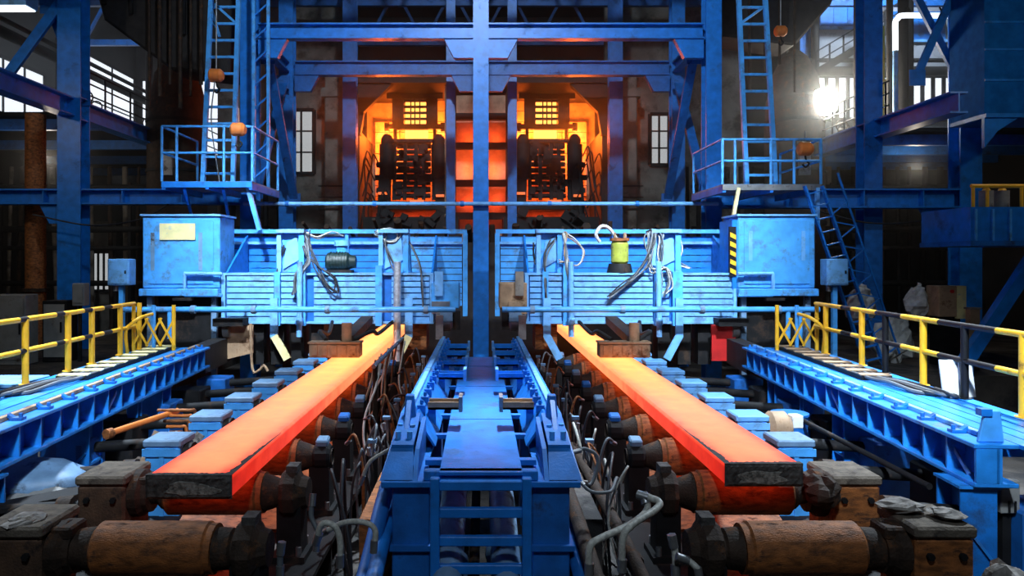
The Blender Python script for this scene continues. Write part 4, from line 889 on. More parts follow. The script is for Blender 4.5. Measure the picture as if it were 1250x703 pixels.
for i in range(9):
    y = 13.2+0.5*i; x = -2.0+0.12*rb.uniform(-1, 1)
    hose('%s hanging heat-lit hose from the front, below the silver wrapped pipe' % ORD[i], [(x+0.05, y+0.6, 2.1), (x, y+0.3, 1.7), (x-0.1+rb.uniform(-.15, .15), y, 1.2), (x+rb.uniform(-.2, .25), y-0.3, 0.7), (x+rb.uniform(-.1, .3), y-0.5, 0.02)], 0.022, ('bag', 'tan', 'hose_pale')[i % 3], fit=False, group='hoses below the wrapped pipe')
hr = thing('hose_rail', 'thin rail carrying hanging hoses beside the left slab', 'rail', (-2.0, 13, 0))
MB().cyl((-1.95, 13.4, 2.1), (-1.95, 18.4, 2.1), 0.04, n=8).build('rail', 'steel', hr)
for y in (13.6, 18.2): MB().cyl((-1.95, y, 0), (-1.95, y, 2.1), 0.05, n=8).build('post', 'rust_dark', hr)
# coil of orange and rusty pipes beyond the left boxes
t = thing('pipe_coil', 'nest of bent orange and rusty tubes behind the blue bearing boxes on the left', 'pipe coil', (-5.0, 12.6, 0.6))
for k in range(5):
    z = 1.55-0.09*k; x0 = -5.35+0.05*k; x1 = -4.75-0.05*k
    MB().tube([(x0, 12.2, z), (x1-0.08, 12.2, z), (x1, 12.25, z-0.04), (x1, 12.25, z-0.4), (x1, 12.25, 0.2)], 0.025, 8, 4).build('tube', 'orange' if k % 2 else 'rust', t)

# ================================================================== SIDE GIRDERS AND DECKS
YAW = 0.08
def yaw(o, s):
    """swing a side assembly outwards about the front end of its girder (the girders splay apart down the hall)"""
    pv = Vector((s*5.6, 8.3, 0)); R = Matrix.Rotation(-s*YAW, 3, 'Z')
    o.location = pv + R @ (o.location - pv); o.rotation_euler.z = -s*YAW
def side_girder(s):
    sd = SIDE[s]; dx = 0.0 if s > 0 else 0.23
    xi, xw, xo = 5.58+dx, 5.80+dx, 6.04+dx; ya, yb = 8.3, 17.9; zt, zb = 1.95, 1.46
    t = thing('side_rail_girder', 'deep blue rail girder with upright stiffeners carrying the %s cutting machine' % sd, 'girder', (s*xw, ya, zb))
    MB().box(s*(xi-0.02), s*xo, ya, yb, zt-0.05, zt).build('top_flange', 'blue_deck', t, 0.008)
    MB().box(s*(xi-0.02), s*xo, ya, yb, zb, zb+0.05).build('bottom_flange', 'blue_deck', t, 0.008)
    MB().box(s*xw, s*(xw+0.03), ya, yb, zb+0.05, zt-0.05).build('web', 'blue', t)
    MB().box(s*xi, s*(xi+0.28), ya, ya+0.04, zb+0.05, zt-0.05).build('end_plate', 'blue_deck', t)
    for k in range(17):
        y = ya+0.62+0.54*k
        MB().box(s*(xi+0.01), s*xw, y, y+0.03, zb+0.05, zt-0.05).build('stiffener', 'blue_deck', t)
    for y in (8.62, 12.35):
        MB().bar((s*(xi+0.1), y, zb+0.06), (s*(xi+0.1), y+0.52, zt-0.06), 0.05, 0.02, (1,0,0)).build('diagonal', 'blue_pale', t)
    MB().box(s*(xi+0.22), s*(xi+0.30), ya+0.2, yb, zt, zt+0.06).build('running_rail', 'blue_pale' if s > 0 else 'tan', t, 0.006)
    for k in range(13):
        y = ya+0.6+0.72*k
        c = MB().cbox((s*(xi+0.11), y, zt+0.02), (0.16, 0.12, 0.035)); c.cyl((s*(xi+0.07), y, zt+0.03), (s*(xi+0.07), y, zt+0.09), 0.025, n=6)
        c.prism([(s*(xi+0.14), y-0.04, zt+0.03), (s*(xi+0.22), y-0.04, zt+0.03), (s*(xi+0.22), y-0.04, zt+0.085)], (0, 0.08, 0))
        c.build('rail_clip', 'blue', t)
    # end stop
    MB().prism([(s*(xi+0.08), ya+0.1, zt), (s*(xi+0.36), ya+0.1, zt), (s*(xi+0.32), ya+0.1, zt+0.36), (s*(xi+0.16), ya+0.1, zt+0.36)], (0, 0.06, 0)).build('end_stop', 'blue_light', t, 0.01)
    MB().prism([(s*(xi+0.22), ya+0.16, zt), (s*(xi+0.22), ya+0.42, zt), (s*(xi+0.22), ya+0.16, zt+0.3)], (s*0.04, 0, 0)).build('stop_brace', 'blue', t)
    MB().box(s*(xi+0.1), s*(xi+0.22), ya+0.08, ya+0.2, zt+0.3, zt+0.38).build('stop_head', 'blue', t)
    for (y, w_, a0, a1) in ((8.36, 0.5, -0.13, 0.27), (12.1, 0.5, 0.08, 0.58), (13.9, 0.2, 0.05, 0.22), (15.6, 0.5, 0.05, 0.55)):
        if s < 0: y = {8.36: 8.36, 12.1: 11.6, 13.9: 13.5, 15.6: 14.8}[y]
        lx0, lx1 = xi+a0, xi+a1
        l = MB().box(s*lx0, s*lx1, y+0.02, y+0.04, 0, zb).box(s*(lx0+0.16), s*(lx0+0.19), y+0.04, y+w_, 0, zb).box(s*lx0, s*lx1, y+w_, y+w_+0.03, 0, zb).build('leg', 'blue', t)
        MB().box(s*(lx0+0.01), s*(lx0+0.16), y+0.04, y+w_, 0.78, 0.82).build('leg_stiffener', 'blue_deck', l)
        MB().box(s*(lx0-0.03), s*(lx1+0.03), y-0.02, y+w_+0.04, zb-0.03, zb).build('leg_head', 'blue_deck', l)
        MB().bar((s*(lx0+0.05), y, 1.0), (s*(lx1-0.05), y, 0.6), 0.03, 0.03, (0,1,0)).build('leg_rib', 'blue_deck', l)
    MB().box(s*(xi+0.1), s*(xi+0.5), yb+0.02, 23.5, 1.3, 1.95).build('rear_rail', 'soot', t)
    yaw(t, s)
    # plank deck outboard of the girder
    dk = thing('plank_deck', 'worn blue walkway of long planks outboard of the %s girder' % sd, 'walkway', (s*6.6, ya, 1.8))
    for j in range(5):
        xa = xo+0.03+0.215*j; dz = random.uniform(-0.008, 0.008)
        ys = [ya-0.4 if s > 0 else ya+0.2, 11.2+0.5*(j % 2), 14.8+0.4*(j % 3), yb]
        for y0, y1 in zip(ys, ys[1:]):
            MB().box(s*xa, s*(xa+0.192), y0+0.01, y1-0.01, 1.90+dz, 1.945+dz).build('plank', 'blue_deck', dk)
    for y in (8.6, 10.2, 12.4, 14.6, 16.8): MB().box(s*xo, s*(xo+1.1), y, y+0.12, 1.74, 1.89).build('joist', 'blue', dk)
    for y in (8.6, 12.4, 16.8): MB().box(s*(xo+0.9), s*(xo+1.05), y, y+0.16, 0, 1.74).build('post', 'blue_dark', dk)
    # cable chain
    xc = 6.52+dx
    ch = thing('cable_chain', 'cable carrier chain with pale cross slats lying on the %s deck' % sd, 'cable chain', (s*xc, 13, 1.95))
    for sx in (-0.24, 0.24): MB().bar((s*(xc+sx), 12.9, 1.99), (s*(xc+sx), 17.6, 1.99), 0.03, 0.07).build('side_link', 'dark', ch)
    MB().box(s*(xc-0.23), s*(xc+0.23), 12.9, 17.6, 1.947, 1.96).build('gap_shade', 'black', ch)  # black sheet added to darken the gaps between slats
    for k in range(9): y = 13.0+0.55*k; MB().cbox((s*xc, y, 2.035), (0.52, 0.15, 0.02), Matrix.Rotation(0.1, 3, 'X')).build('cross_slat', 'cream' if s < 0 else 'tan', ch)
    for k in range(4):
        MB().tube([(s*(xc-0.17+0.1*k), 14.5, 2.0), (s*(xc-0.17+0.1*k), 12.8, 2.0), (s*(xc-0.12+0.1*k), 12.2, 2.03), (s*(xc+0.09*k), 11.6-0.1*k, 1.98+0.015*k), (s*(xc+0.2+0.07*k), 11.5-0.1*k, 1.98), (s*(xc+0.3+0.05*k), 11.9, 1.98)], 0.032, 8, 5).build('cable', 'hose_dark' if k % 2 else 'hose', ch)
    yaw(dk, s); yaw(ch, s)
side_girder(-1); side_girder(1)

# ------------------------------------------------------------------ railings (yellow with black bands)
def railing(label, name, posts, x, s, z0, segs, rise=1.1):
    t = thing(name, label, 'railing', (s*x, posts[0][0], z0))
    for y, m in posts: MB().cyl((s*x, y, z0), (s*x, y, z0+rise), 0.055, n=12).build('post', m, t)
    for y, m in posts: MB().cyl((s*x, y, z0), (s*x, y, z0+0.02), 0.1, n=12).build('post_foot', m, t)
    for y0, y1, m in segs:
        for f in (1.0, 0.52): MB().cyl((s*x, y0, z0+rise*f), (s*x, y1, z0+rise*f), 0.045, n=12).build('rail', m, t)
    yaw(t, s)
    return t
railing('yellow and black pipe railing along the right plank deck', 'deck_railing', [(8.2, 'yellow'), (9.85, 'yellow'), (11.2, 'black'), (12.4, 'yellow'), (13.75, 'black'), (14.75, 'yellow'), (16.6, 'yellow')], 7.04, 1, 1.945,
        [(8.1, 10.4, 'yellow'), (10.4, 11.9, 'black'), (11.9, 13.1, 'yellow'), (13.1, 14.1, 'black'), (14.1, 15.2, 'yellow'), (15.2, 15.7, 'black'), (15.7, 17.2, 'yellow')])
railing('yellow pipe railing with narrow black bands along the left plank deck', 'deck_railing', [(10.6, 'yellow'), (12.5, 'yellow'), (14.0, 'yellow'), (15.0, 'yellow'), (16.4, 'yellow'), (17.5, 'yellow')], 7.30, -1, 1.945,
        [(9.8, 12.0, 'yellow'), (12.0, 12.28, 'yellow'), (12.28, 12.55, 'black'), (12.55, 13.2, 'yellow'), (13.2, 13.5, 'yellow'), (13.5, 13.8, 'black'), (13.8, 14.6, 'yellow'), (14.6, 14.95, 'black'), (14.95, 15.5, 'yellow'), (15.5, 15.9, 'black'), (15.9, 17.2, 'yellow')])
for s in (-1, 1):   # end gate with crossed bars closing the deck
    d0 = 6.15 if s > 0 else 6.4
    t = thing('end_gate', 'yellow gate of crossed bars closing the far end of the %s deck' % SIDE[s], 'gate', (s*(d0+0.5), 17.2, 1.945))
    for i, x in enumerate((d0+0.95, d0+0.5, d0+0.05)): MB().cyl((s*x, 17.3, 1.945), (s*x, 17.3, 3.0), 0.045, n=10).build('post', 'yellow' if i != 1 else 'blue_light', t)
    for k in range(3):
        a = s*(d0+0.02+0.3*k)
        MB().bar((a, 17.25, 2.05), (a+s*0.35, 17.25, 2.7), 0.045, 0.03, (0,1,0)).build('cross_bar', 'yellow', t); MB().bar((a+s*0.35, 17.28, 2.05), (a, 17.28, 2.7), 0.045, 0.03, (0,1,0)).build('cross_bar', 'yellow', t)
    MB().tube([(s*(d0+0.9), 16.8, 1.945), (s*(d0+0.9), 16.7, 2.35), (s*(d0+0.85), 16.7, 2.55), (s*(d0+0.6), 16.75, 2.75), (s*(d0+0.5), 17.2, 2.8)], 0.04, 8, 4).build('bent_bar', 'yellow', t)
    yaw(t, s)

# ================================================================== CUTTING MACHINES
def machine(s):
    sd = SIDE[s]; Y = 20.0
    X = lambda px: (px-587)/45.0            # front plane of the machine
    Zp = lambda py: CAMZ-(py-320)/45.0
    t = thing('cutting_machine', ('blue torch cutting machine with slatted front over the left slab, dark green motor on top' if s < 0 else 'blue torch cutting machine with slatted front over the right slab, yellow-green cylinder on top'), 'cutting machine', (s*4, Y, 2.1))
    if s < 0: bays = [(277, 334, 1), (343, 364, 1), (383, 459, 1), (478, 524, 1)]; posts = [(336, 343), (366, 374), (459, 467)]; ends = (273, 527)
    else:     bays = [(647, 663, 1), (668, 686, 1), (698, 797, 1), (802, 817, 0), (833, 895, 1)]; posts = [(662, 669), (687, 697), (798, 806), (820, 832)]; ends = (643, 897)
    z0, z1 = Zp(395), Zp(333)
    nslat = 8
    for (a, b, on) in bays:
        for k in range(nslat):
            zz0 = z0+0.05+(z1-z0-0.1)*k/nslat; zz1 = z0+0.05+(z1-z0-0.1)*(k+1)/nslat-0.035
            o = random.uniform(0, 0.02)
            MB().box(X(a), X(b), Y+o, Y+0.05+o, zz0, zz1).build('slat', 'blue_pale', t)
    # backing and edge frame
    MB().box(X(ends[0])+0.05, X(ends[1])-0.05, Y+0.08, Y+0.55, z0+0.06, z1-0.06).build('box_body', 'blue_dark', t)
    MB().box(X(ends[0]), X(ends[1]), Y-0.03, Y+0.6, z1-0.06, z1).build('top_rail', 'blue_pale', t)
    MB().box(X(ends[0]), X(ends[1]), Y-0.03, Y+0.6, z0, z0+0.06).build('bottom_rail', 'blue_pale', t)
    for e in ends: MB().box(X(e)-0.05, X(e)+0.05, Y-0.04, Y+0.6, z0, z1).build('end_post', 'blue_pale', t)
    for (a, b) in posts: MB().box(X(a), X(b), Y-0.12, Y+0.1, z0-0.05, z1+(0.2 if a in (366, 459, 687, 798) else 0.03)).build('front_post', 'blue_light', t)
    # rear carriage frame (D about 22)
    YR2 = 22.0; k2 = YR2/900
    x0, x1 = ((278-587)*k2, (570-587)*k2) if s < 0 else ((605-587)*k2, (893-587)*k2)
    zt = CAMZ-(281-320)*k2; zb = 2.4
    MB().box(x0, x1, YR2-0.15, YR2+0.1, zt-0.1, zt+0.02).build('rear_top_beam', 'blue_light', t)
    MB().box(x0, x1, YR2-0.12, YR2-0.08, zt-0.42, zt-0.34).build('rear_rail', 'blue_pale', t)
    xin = x1 if s < 0 else x0; xout = x0 if s < 0 else x1
    for xx in (x0+0.05, x1-0.05): MB().box(xx-0.07, xx+0.07, YR2-0.15, YR2+0.1, zb, zt-0.1).build('rear_post', 'blue_light', t)
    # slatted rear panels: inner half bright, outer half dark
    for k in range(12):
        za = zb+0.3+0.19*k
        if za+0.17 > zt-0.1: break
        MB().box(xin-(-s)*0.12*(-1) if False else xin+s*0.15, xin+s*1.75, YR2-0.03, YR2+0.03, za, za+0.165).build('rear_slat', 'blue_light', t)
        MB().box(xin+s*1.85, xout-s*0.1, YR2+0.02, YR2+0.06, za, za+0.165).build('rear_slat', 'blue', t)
    for f in (0.26, 0.5, 0.74): xx = x0+(x1-x0)*f; MB().box(xx-0.05, xx+0.05, YR2-0.1, YR2+0.05, zb+0.3, zt-0.1).build('rear_upright', 'blue_light', t)
    # side cheek plates joining front and rear
    for xx in (X(ends[0])+0.02, X(ends[1])-0.02): MB().prism([(xx, Y+0.1, z0), (xx, Y+0.1, z1), (xx, YR2-0.1, zt-0.15), (xx, YR2-0.1, zb)], (0.05, 0, 0)).build('cheek_plate', 'blue', t)
    # two torch carriages standing on the front box
    for i, (a, b) in enumerate(((334, 372), (459, 500)) if s < 0 else ((653, 690), (795, 835))):
        xa, xb = X(a), X(b); top = Zp(284)
        MB().prism([(xa, Y+0.25, z1), (xb, Y+0.25, z1), (xb-0.06, Y+0.25, top), (xa+0.1, Y+0.25, top)], (0, 0.5, 0)).build('torch_carriage', 'blue_light', t, 0.02)
        MB().box(xa+0.05, xa+0.17, Y+0.12, Y+0.3, z1, top+0.08).build('carriage_post', 'blue_pale', t)
        MB().box(xb-0.2, xb-0.05, Y+0.12, Y+0.3, z1, top-0.02).build('carriage_post', 'blue_light', t)
        MB().prism([(xa+0.2, Y+0.2, z1+0.1), (xb-0.2, Y+0.2, z1+0.35), (xb-0.25, Y+0.2, top-0.1), (xa+0.3, Y+0.2, top-0.25)], (0, 0.06, 0)).build('carriage_plate', 'blue_pale', t)
        MB().cbox(((xa+xb)/2, Y+0.3, top+0.05), ((xb-xa)*0.9, 0.5, 0.1)).build('carriage_cap', 'blue_pale', t)
        # torch lance
        tx = X((368, 486)[i]) if s < 0 else X((696, 802)[i])
        lz = 2.0 if not (s < 0 and i == 1) else 1.35
        m = 'foil' if (s < 0 and i == 1) else 'blue_pale'
        r = 0.10 if m == 'foil' else 0.075
        MB().cyl((tx, Y-0.25, lz), (tx, Y-0.18, z1+0.3), r, n=12).build('torch_lance', m, t)
        MB().cyl((tx, Y-0.25, lz+0.32), (tx, Y-0.245, lz+0.5), r*1.35, n=12).build('lance_sleeve', m, t)
    # hoses draped over the carriages
    rnd = random.Random(60+s)
    G = lambda px, py, dy: (X(px+rnd.uniform(-3.5, 3.5)), Y+dy+rnd.uniform(-0.03, 0.03), Zp(py+rnd.uniform(-3, 3)))
    if s < 0:
        runs = [([(366, 285, .3), (372, 300, .1), (378, 318, -.05), (366, 336, -.17), (361, 358, -.17)], 5, 'gd'),
                ([(374, 283, .3), (376, 300, .1), (386, 322, -.05), (398, 345, -.16), (411, 356, -.16), (409, 340, -.16), (392, 326, -.15), (380, 316, 0)], 3, 'dd'),
                ([(372, 284, .3), (386, 289, .3), (398, 284, .5), (410, 286, .8)], 2, 'gp'),
                ([(456, 286, .3), (470, 279, .2), (486, 283, .2), (482, 293, .2), (468, 292, .2), (458, 282, .3)], 4, 'pg'),
                ([(490, 284, .3), (503, 300, .3), (511, 325, -.08), (515, 352, -.15), (516, 376, -.14)], 2, 'dg'),
                ([(468, 285, .3), (472, 302, .1), (478, 322, .1), (486, 340, -.2)], 3, 'gd'),
                ([(346, 300, .2), (341, 318, .2), (339, 332, .1)], 2, 'dd')]
    else:
        runs = [([(684, 284, .35), (690, 283, .1), (691, 305, -.02), (693, 325, -.1), (695, 348, -.15)], 6, 'ptg'),
                ([(688, 284, .35), (676, 292, .2), (668, 312, .1), (666, 340, -.1), (668, 372, -.15)], 3, 'dgd'),
                ([(690, 284, .35), (702, 294, .2), (712, 310, .1), (706, 322, .05), (690, 319, 0), (682, 318, 0)], 2, 'pt'),
                ([(796, 284, .35), (800, 282, .1), (794, 302, -.02), (786, 325, -.1), (765, 343, -.16), (742, 362, -.16)], 6, 'dgd'),
                ([(797, 284, .35), (790, 290, .1), (792, 312, -.02), (796, 330, -.12), (812, 327, -.16), (816, 345, -.16), (808, 360, -.16)], 4, 'gpp'),
                ([(796, 284, .35), (808, 288, .1), (806, 310, .0), (803, 340, -.16), (802, 372, -.2)], 4, 'gdp'),
                ([(804, 284, .4), (826, 282, .5), (838, 300, .5), (836, 320, .4), (846, 328, .3)], 2, 'gp'),
                ([(660, 330, .3), (654, 318, .3), (650, 306, .5), (656, 296, .6)], 2, 'dg')]
    cm = {'g': 'hose', 'd': 'hose_dark', 'p': 'hose_pale', 't': 'tan'}
    for pts, n_, ms in runs:
        for k in range(n_): MB().tube([G(*p) for p in pts], rnd.uniform(0.018, 0.028), 7, 5).build('hose', cm[ms[k % len(ms)]], t)
    # guide arms, bent at the knee
    for (px, dx) in (((337, 17), (500, -14)) if s < 0 else ((667, 15), (827, -16))):
        xa = X(px); xb = X(px+dx)
        MB().bar((xa, Y-0.18, z0+0.7), (xa, Y-0.18, 1.98), 0.2, 0.07, (0,1,0)).build('guide_arm', 'blue_pale', t)
        MB().bar((xa, Y-0.18, 2.02), (xb, Y-0.25, 1.4), 0.2, 0.07, (0,1,0)).build('guide_foot', 'cream' if s < 0 else 'blue_pale', t)
    # end wheel boxes on the centre rail
    xe = X(ends[1] if s < 0 else ends[0])
    e = -s
    wb = MB().box(xe, xe+e*0.75, Y-0.2, Y+0.7, 2.75, 3.45).build('wheel_box', 'blue_light' if s < 0 else 'tan', t, 0.03)
    MB().box(xe+e*0.1, xe+e*0.32, Y-0.3, Y-0.15, 3.1, 3.75).build('box_lid', 'blue_pale' if s < 0 else 'concrete', wb)
    MB().box(xe+e*0.02, xe+e*0.5, Y-0.32, Y-0.2, 2.62, 2.95).build('gear_case', 'steel' if s < 0 else 'tan', wb)
    for sy in (0.0, 0.55): MB().cyl((s*0.8, Y-0.15+sy*1.6, 2.37), (s*1.0, Y-0.15+sy*1.6, 2.37), 0.22, n=18).build('rail_wheel', 'steel', t)
    MB().box(s*0.72, s*1.08, Y-0.4, Y+1.0, 2.4, 2.75).build('wheel_bogie', 'blue_grey', t)
    MB().box(s*1.0, s*1.2, Y-0.45, Y-0.2, 1.95, 2.6).build('rail_scraper', 'steel', t); MB().box(s*0.55, s*0.75, Y-0.4, Y-0.2, 2.2, 2.7).build('rail_scraper', 'dark', t)
    for sy in (0.0, 1.0): MB().cyl((s*6.75, Y-0.1+sy, 2.17), (s*6.92, Y-0.1+sy, 2.17), 0.21, n=18).build('rail_wheel', 'steel', t)
    MB().box(s*6.3, s*7.1, Y-0.5, Y+1.2, 2.3, 2.5).build('wheel_bogie', 'dark', t)
    # underside: dark guard, flame shield
    MB().box(s*1.5, s*2.1, Y+0.3, Y+1.4, 1.6, 2.35).build('side_guard', 'rust', t)  # rust colour stands in for red slab light
    if s > 0: MB().box(6.2, 6.85, Y-0.2, Y-0.12, 1.35, 2.32).build('red_lit_guard', 'red', t, label='guard sheet, red slab glow painted in as colour')  # red light falling on the guard is put in as paint
    else: MB().prism([(-7.0, Y-0.1, 1.35), (-6.15, Y-0.1, 1.55), (-6.15, Y-0.1, 2.3), (-6.85, Y-0.1, 2.3)], (0, 0.06, 0)).build('tan_guard', 'tan', t, label='tan heat-stained guard sheet')
    for k in range(4):
        xx = s*(4.3+0.55*k); MB().box(xx, xx+s*0.35, Y+0.2, Y+0.8, 1.2, 2.3).build('hanger', 'dark', t)
    # guard pipe along the front
    g = thing('guard_pipe', 'long pale blue guard pipe across the front of the %s cutting machine' % sd, 'pipe', (s*4, 19.3, 2.76))
    gx = lambda px: (px-587)*19.3/900
    a, b = (148, 556) if s < 0 else (613, 1000)
    MB().cyl((gx(a), 19.3, 2.76), (gx(b), 19.3, 2.76), 0.075, n=12).build('pipe', 'blue_light', g)
    for px in ((236, 310, 400, 520) if s < 0 else (650, 760, 857, 950)): MB().cyl((gx(px)-0.06, 19.3, 2.76), (gx(px)+0.06, 19.3, 2.76), 0.11, n=12).build('coupling', 'blue_grey', g)
    for px in ((290, 527) if s < 0 else (648, 890)): MB().bar((gx(px), 19.3, 2.76), (gx(px), 19.95, 2.76), 0.06, 0.06).build('stay', 'blue_light', g)
    # post(s) under the outer end
    for px in ((187, 207) if s < 0 else (962, 977)): MB().cyl((gx(px), 19.3, 2.76), (gx(px), 19.3, 2.0), 0.06, n=10).build('post', 'blue_light', g)
    h = thing('clamp_ram', 'clamp block, orange slab glow painted in as tan, pressed on the %s hot slab' % sd, 'clamp', (s*3, 17, 1.8))
    cx = (408-587)*16.8/900 if s < 0 else (763-587)*16.8/900
    MB().box(cx-0.58, cx+0.58, 16.8, 17.2, 1.82, 2.14).build('clamp_block', 'tan', h, 0.02)  # tan-orange colour carries the slab's orange light
    for k in range(5): MB().box(cx-0.5+0.22*k, cx-0.38+0.22*k, 16.76, 16.8, 1.88, 2.1).build('clamp_rib', 'tan', h)
    MB().box(cx-0.6, cx+0.6, 16.78, 17.22, 2.14, 2.18).build('clamp_lid', 'tan', h)
    MB().bar((cx+0.25, 17.0, 2.2), (cx+0.25, 20.2, 2.45), 0.3, 0.2).build('clamp_arm', 'rust_dark', h)
    MB().cyl((cx+0.25, 17.0, 2.15), (cx+0.25, 17.0, 2.6), 0.12, n=12).build('clamp_cylinder', 'tan', h)
    for dx in (-0.5, 0.75): MB().tube([(cx+dx*0.5, 17.1, 2.2), (cx+dx, 17.6, 2.35), (cx+dx, 18.6, 2.2), (cx+dx*1.3, 19.8, 2.4)], 0.05, 8, 4).build('clamp_hose', 'soot', h)
    # upper gear
    if s < 0:
        mo = thing('electric_motor', 'dark green motor on top of the left cutting machine', 'motor', (X(413), Y+0.3, z1))
        zc = z1+0.3; MB().lathe((X(395), Y+0.35, zc), (1,0,0), [(0,0),(0,0.2),(0.06,0.26),(0.6,0.26),(0.66,0.2),(0.82,0.16),(0.82,0)], 18).build('casing', 'green', mo)
        for k in range(6): MB().lathe((X(395)+0.12+0.08*k, Y+0.35, zc), (1,0,0), [(0,0.2),(0,0.285),(0.02,0.285),(0.02,0.2)], 18).build('cooling_fin', 'green', mo)
        MB().box(X(396), X(428), Y+0.15, Y+0.55, z1, z1+0.08).build('foot', 'dark', mo)
        vt = thing('vent_pipe', 'short blue vent pipe with pale head beside the green motor', 'pipe', (X(411), Y+0.8, z1))
        MB().cyl((X(411), Y+0.8, z1), (X(411), Y+0.8, z1+0.85), 0.16, n=14).build('pipe', 'blue_light', vt); MB().cyl((X(411), Y+0.8, z1+0.75), (X(411), Y+0.8, z1+0.9), 0.22, n=14).build('head', 'blue_pale', vt)
    else:
        cy = thing('gas_cylinder', 'yellow-green upright cylinder on top of the right cutting machine', 'cylinder', (X(759), Y+0.3, z1))
        c = (X(759), Y+0.3)
        MB().lathe((*c, z1+0.25), (0,0,1), [(0,0),(0,0.2),(0.05,0.24),(0.55,0.24),(0.62,0.2),(0.62,0.0)], 18).build('casing', 'lime', cy)
        MB().cyl((*c, z1), (*c, z1+0.25), 0.36, 0.3, n=14).build('base', 'dark', cy)
        MB().cyl((*c, z1+0.87), (*c, z1+0.95), 0.27, n=14).build('collar', 'rust', cy)
        for a in range(4): MB().cyl((c[0]+0.2*math.cos(a*PI/2+.7), c[1]+0.2*math.sin(a*PI/2+.7), z1+0.9), (c[0]+0.2*math.cos(a*PI/2+.7), c[1]+0.2*math.sin(a*PI/2+.7), z1+1.1), 0.03, n=6).build('stud', 'tan', cy)
        MB().tube([(c[0]-0.1, c[1], z1+0.95), (c[0]-0.3, c[1]-0.05, z1+1.22), (c[0]-0.52, c[1]-0.05, z1+1.27), (c[0]-0.66, c[1]-0.05, z1+1.05), (c[0]-0.55, c[1], z1+0.85)], 0.05, 8, 5).build('hose', 'bag', cy)
        hp = thing('hazard_post', 'black and yellow striped post beside the right blue cabinet', 'post', (X(893), Y-0.1, z1))
        for k in range(5):
            MB().prism([(X(890), Y-0.1, z1+0.02+0.24*k), (X(897), Y-0.1, z1-0.08+0.24*k+0.02), (X(897), Y-0.1, z1+0.06+0.24*k), (X(890), Y-0.1, z1+0.14+0.24*k)], (0, 0.1, 0)).build('stripe', 'yellow', hp)
        MB().box(X(889.5), X(897.5), Y-0.08, Y+0.02, z1-0.1, z1+1.25).build('post', 'black', hp)
    # small frame loop of pipe beside cabinet
    lo = thing('pipe_loop', 'small square loop of pale pipe at the %s end of the machine' % ('left' if s < 0 else 'right'), 'pipe', (X(236 if s < 0 else 935), Y-0.3, 3))
    a, b = (230, 275) if s < 0 else (897, 939)
    o_, i_ = (a, b) if s < 0 else (b, a)
    MB().tube([(X(i_), Y-0.25, Zp(334)), (X(o_)-s*0.1, Y-0.25, Zp(334)), (X(o_), Y-0.25, Zp(336)), (X(o_), Y-0.25, Zp(360))], 0.05, 8, 4).build('loop', 'blue_pale', lo)
    MB().cyl((X(i_), Y-0.25, Zp(360)), (X(o_), Y-0.25, Zp(360)), 0.05, n=8).build('lower_rail', 'blue_light', lo)
    # blue control cabinet
    ca, cb = (176, 270) if s < 0 else (899, 993)
    cbx = thing('control_cabinet', ('tall blue steel cabinet with a cream plate on its front, beside the left machine' if s < 0 else 'tall plain bright blue steel cabinet beside the right machine'), 'cabinet', (X((ca+cb)/2), Y, 3))
    zc0, zc1 = Zp(352), Zp(264)
    MB().box(X(ca), X(cb), Y-0.1, Y+1.1, zc0, zc1).build('body', 'blue_light', cbx, 0.03)
    MB().box(X(ca)+0.16, X(cb)-0.16, Y-0.13, Y-0.1, zc0+0.12, zc1-0.12).build('front_panel', 'blue_light', cbx, 0.01)
    MB().box(X(ca)-0.04, X(cb)+0.04, Y-0.16, Y+1.12, zc1, zc1+0.05).build('lid', 'blue_pale', cbx)
    MB().box(X(ca)-0.02, X(cb)+0.02, Y-0.3, Y+1.1, zc0-0.2, zc0).build('plinth', 'blue_light', cbx, 0.02)
    if s < 0:
        MB().box(X(198), X(241), Y-0.17, Y-0.13, Zp(293), Zp(273)).build('cream_plate', 'cream', cbx, label='cream sign plate, its paint faded')
        for px in (189, 247): MB().box(X(px)-0.05, X(px)+0.05, Y-0.145, Y-0.13, Zp(330), Zp(284)).build('vent_strip', 'blue_grey', cbx)
    else:
        for px in (914, 978): MB().box(X(px)-0.05, X(px)+0.05, Y-0.145, Y-0.13, Zp(318), Zp(282)).build('vent_strip', 'blue_pale', cbx)
        MB().box(X(893), X(899), Y-0.05, Y+1.0, zc0, zc1-0.1).build('side_flange', 'blue', cbx)
    MB().box(X(ca)+0.3, X(cb)-0.3, Y+0.2, Y+0.9, 1.0, zc0-0.2).build('stand', 'dark', cbx)
    for px in (ca+8, cb-8): MB().bar((X(px), Y, zc0-0.2), (X(px), Y, 0), 0.14, 0.14, (0,1,0)).build('leg', 'blue_grey', cbx)
    MB().cbox((X((ca+cb)/2)+s*-0.1, Y-0.2, zc0-0.28), (0.5, 0.2, 0.08)).build('tray', 'dark', cbx)
    # junction box on post
    jx = (152 if s < 0 else 1015)
    jb = thing('junction_box', 'small light blue junction box on a post outside the %s cabinet' % sd, 'electrical box', (X(jx), Y-0.1, 0))
    MB().box(X(jx)-0.29, X(jx)+0.29, Y-0.35, Y+0.05, Zp(348), Zp(316)).build('box', 'blue_pale', jb, 0.02)
    MB().box(X(jx)-0.25, X(jx)+0.25, Y-0.37, Y-0.35, Zp(346), Zp(318)).build('door', 'blue_pale', jb, 0.008)
    MB().box(X(jx)+0.18, X(jx)+0.22, Y-0.39, Y-0.37, Zp(334), Zp(330)).build('latch', 'dark', jb)
    MB().bar((X(jx), Y-0.15, Zp(348)), (X(jx), Y-0.15, 0), 0.12, 0.12, (0,1,0)).build('post', 'blue_light', jb)
    MB().cyl((X(jx)-0.15, Y-0.15, Zp(348)), (X(jx)-0.15, Y-0.15, Zp(355)), 0.07, n=10).build('cable_gland', 'steel', jb)
machine(-1); machine(1)

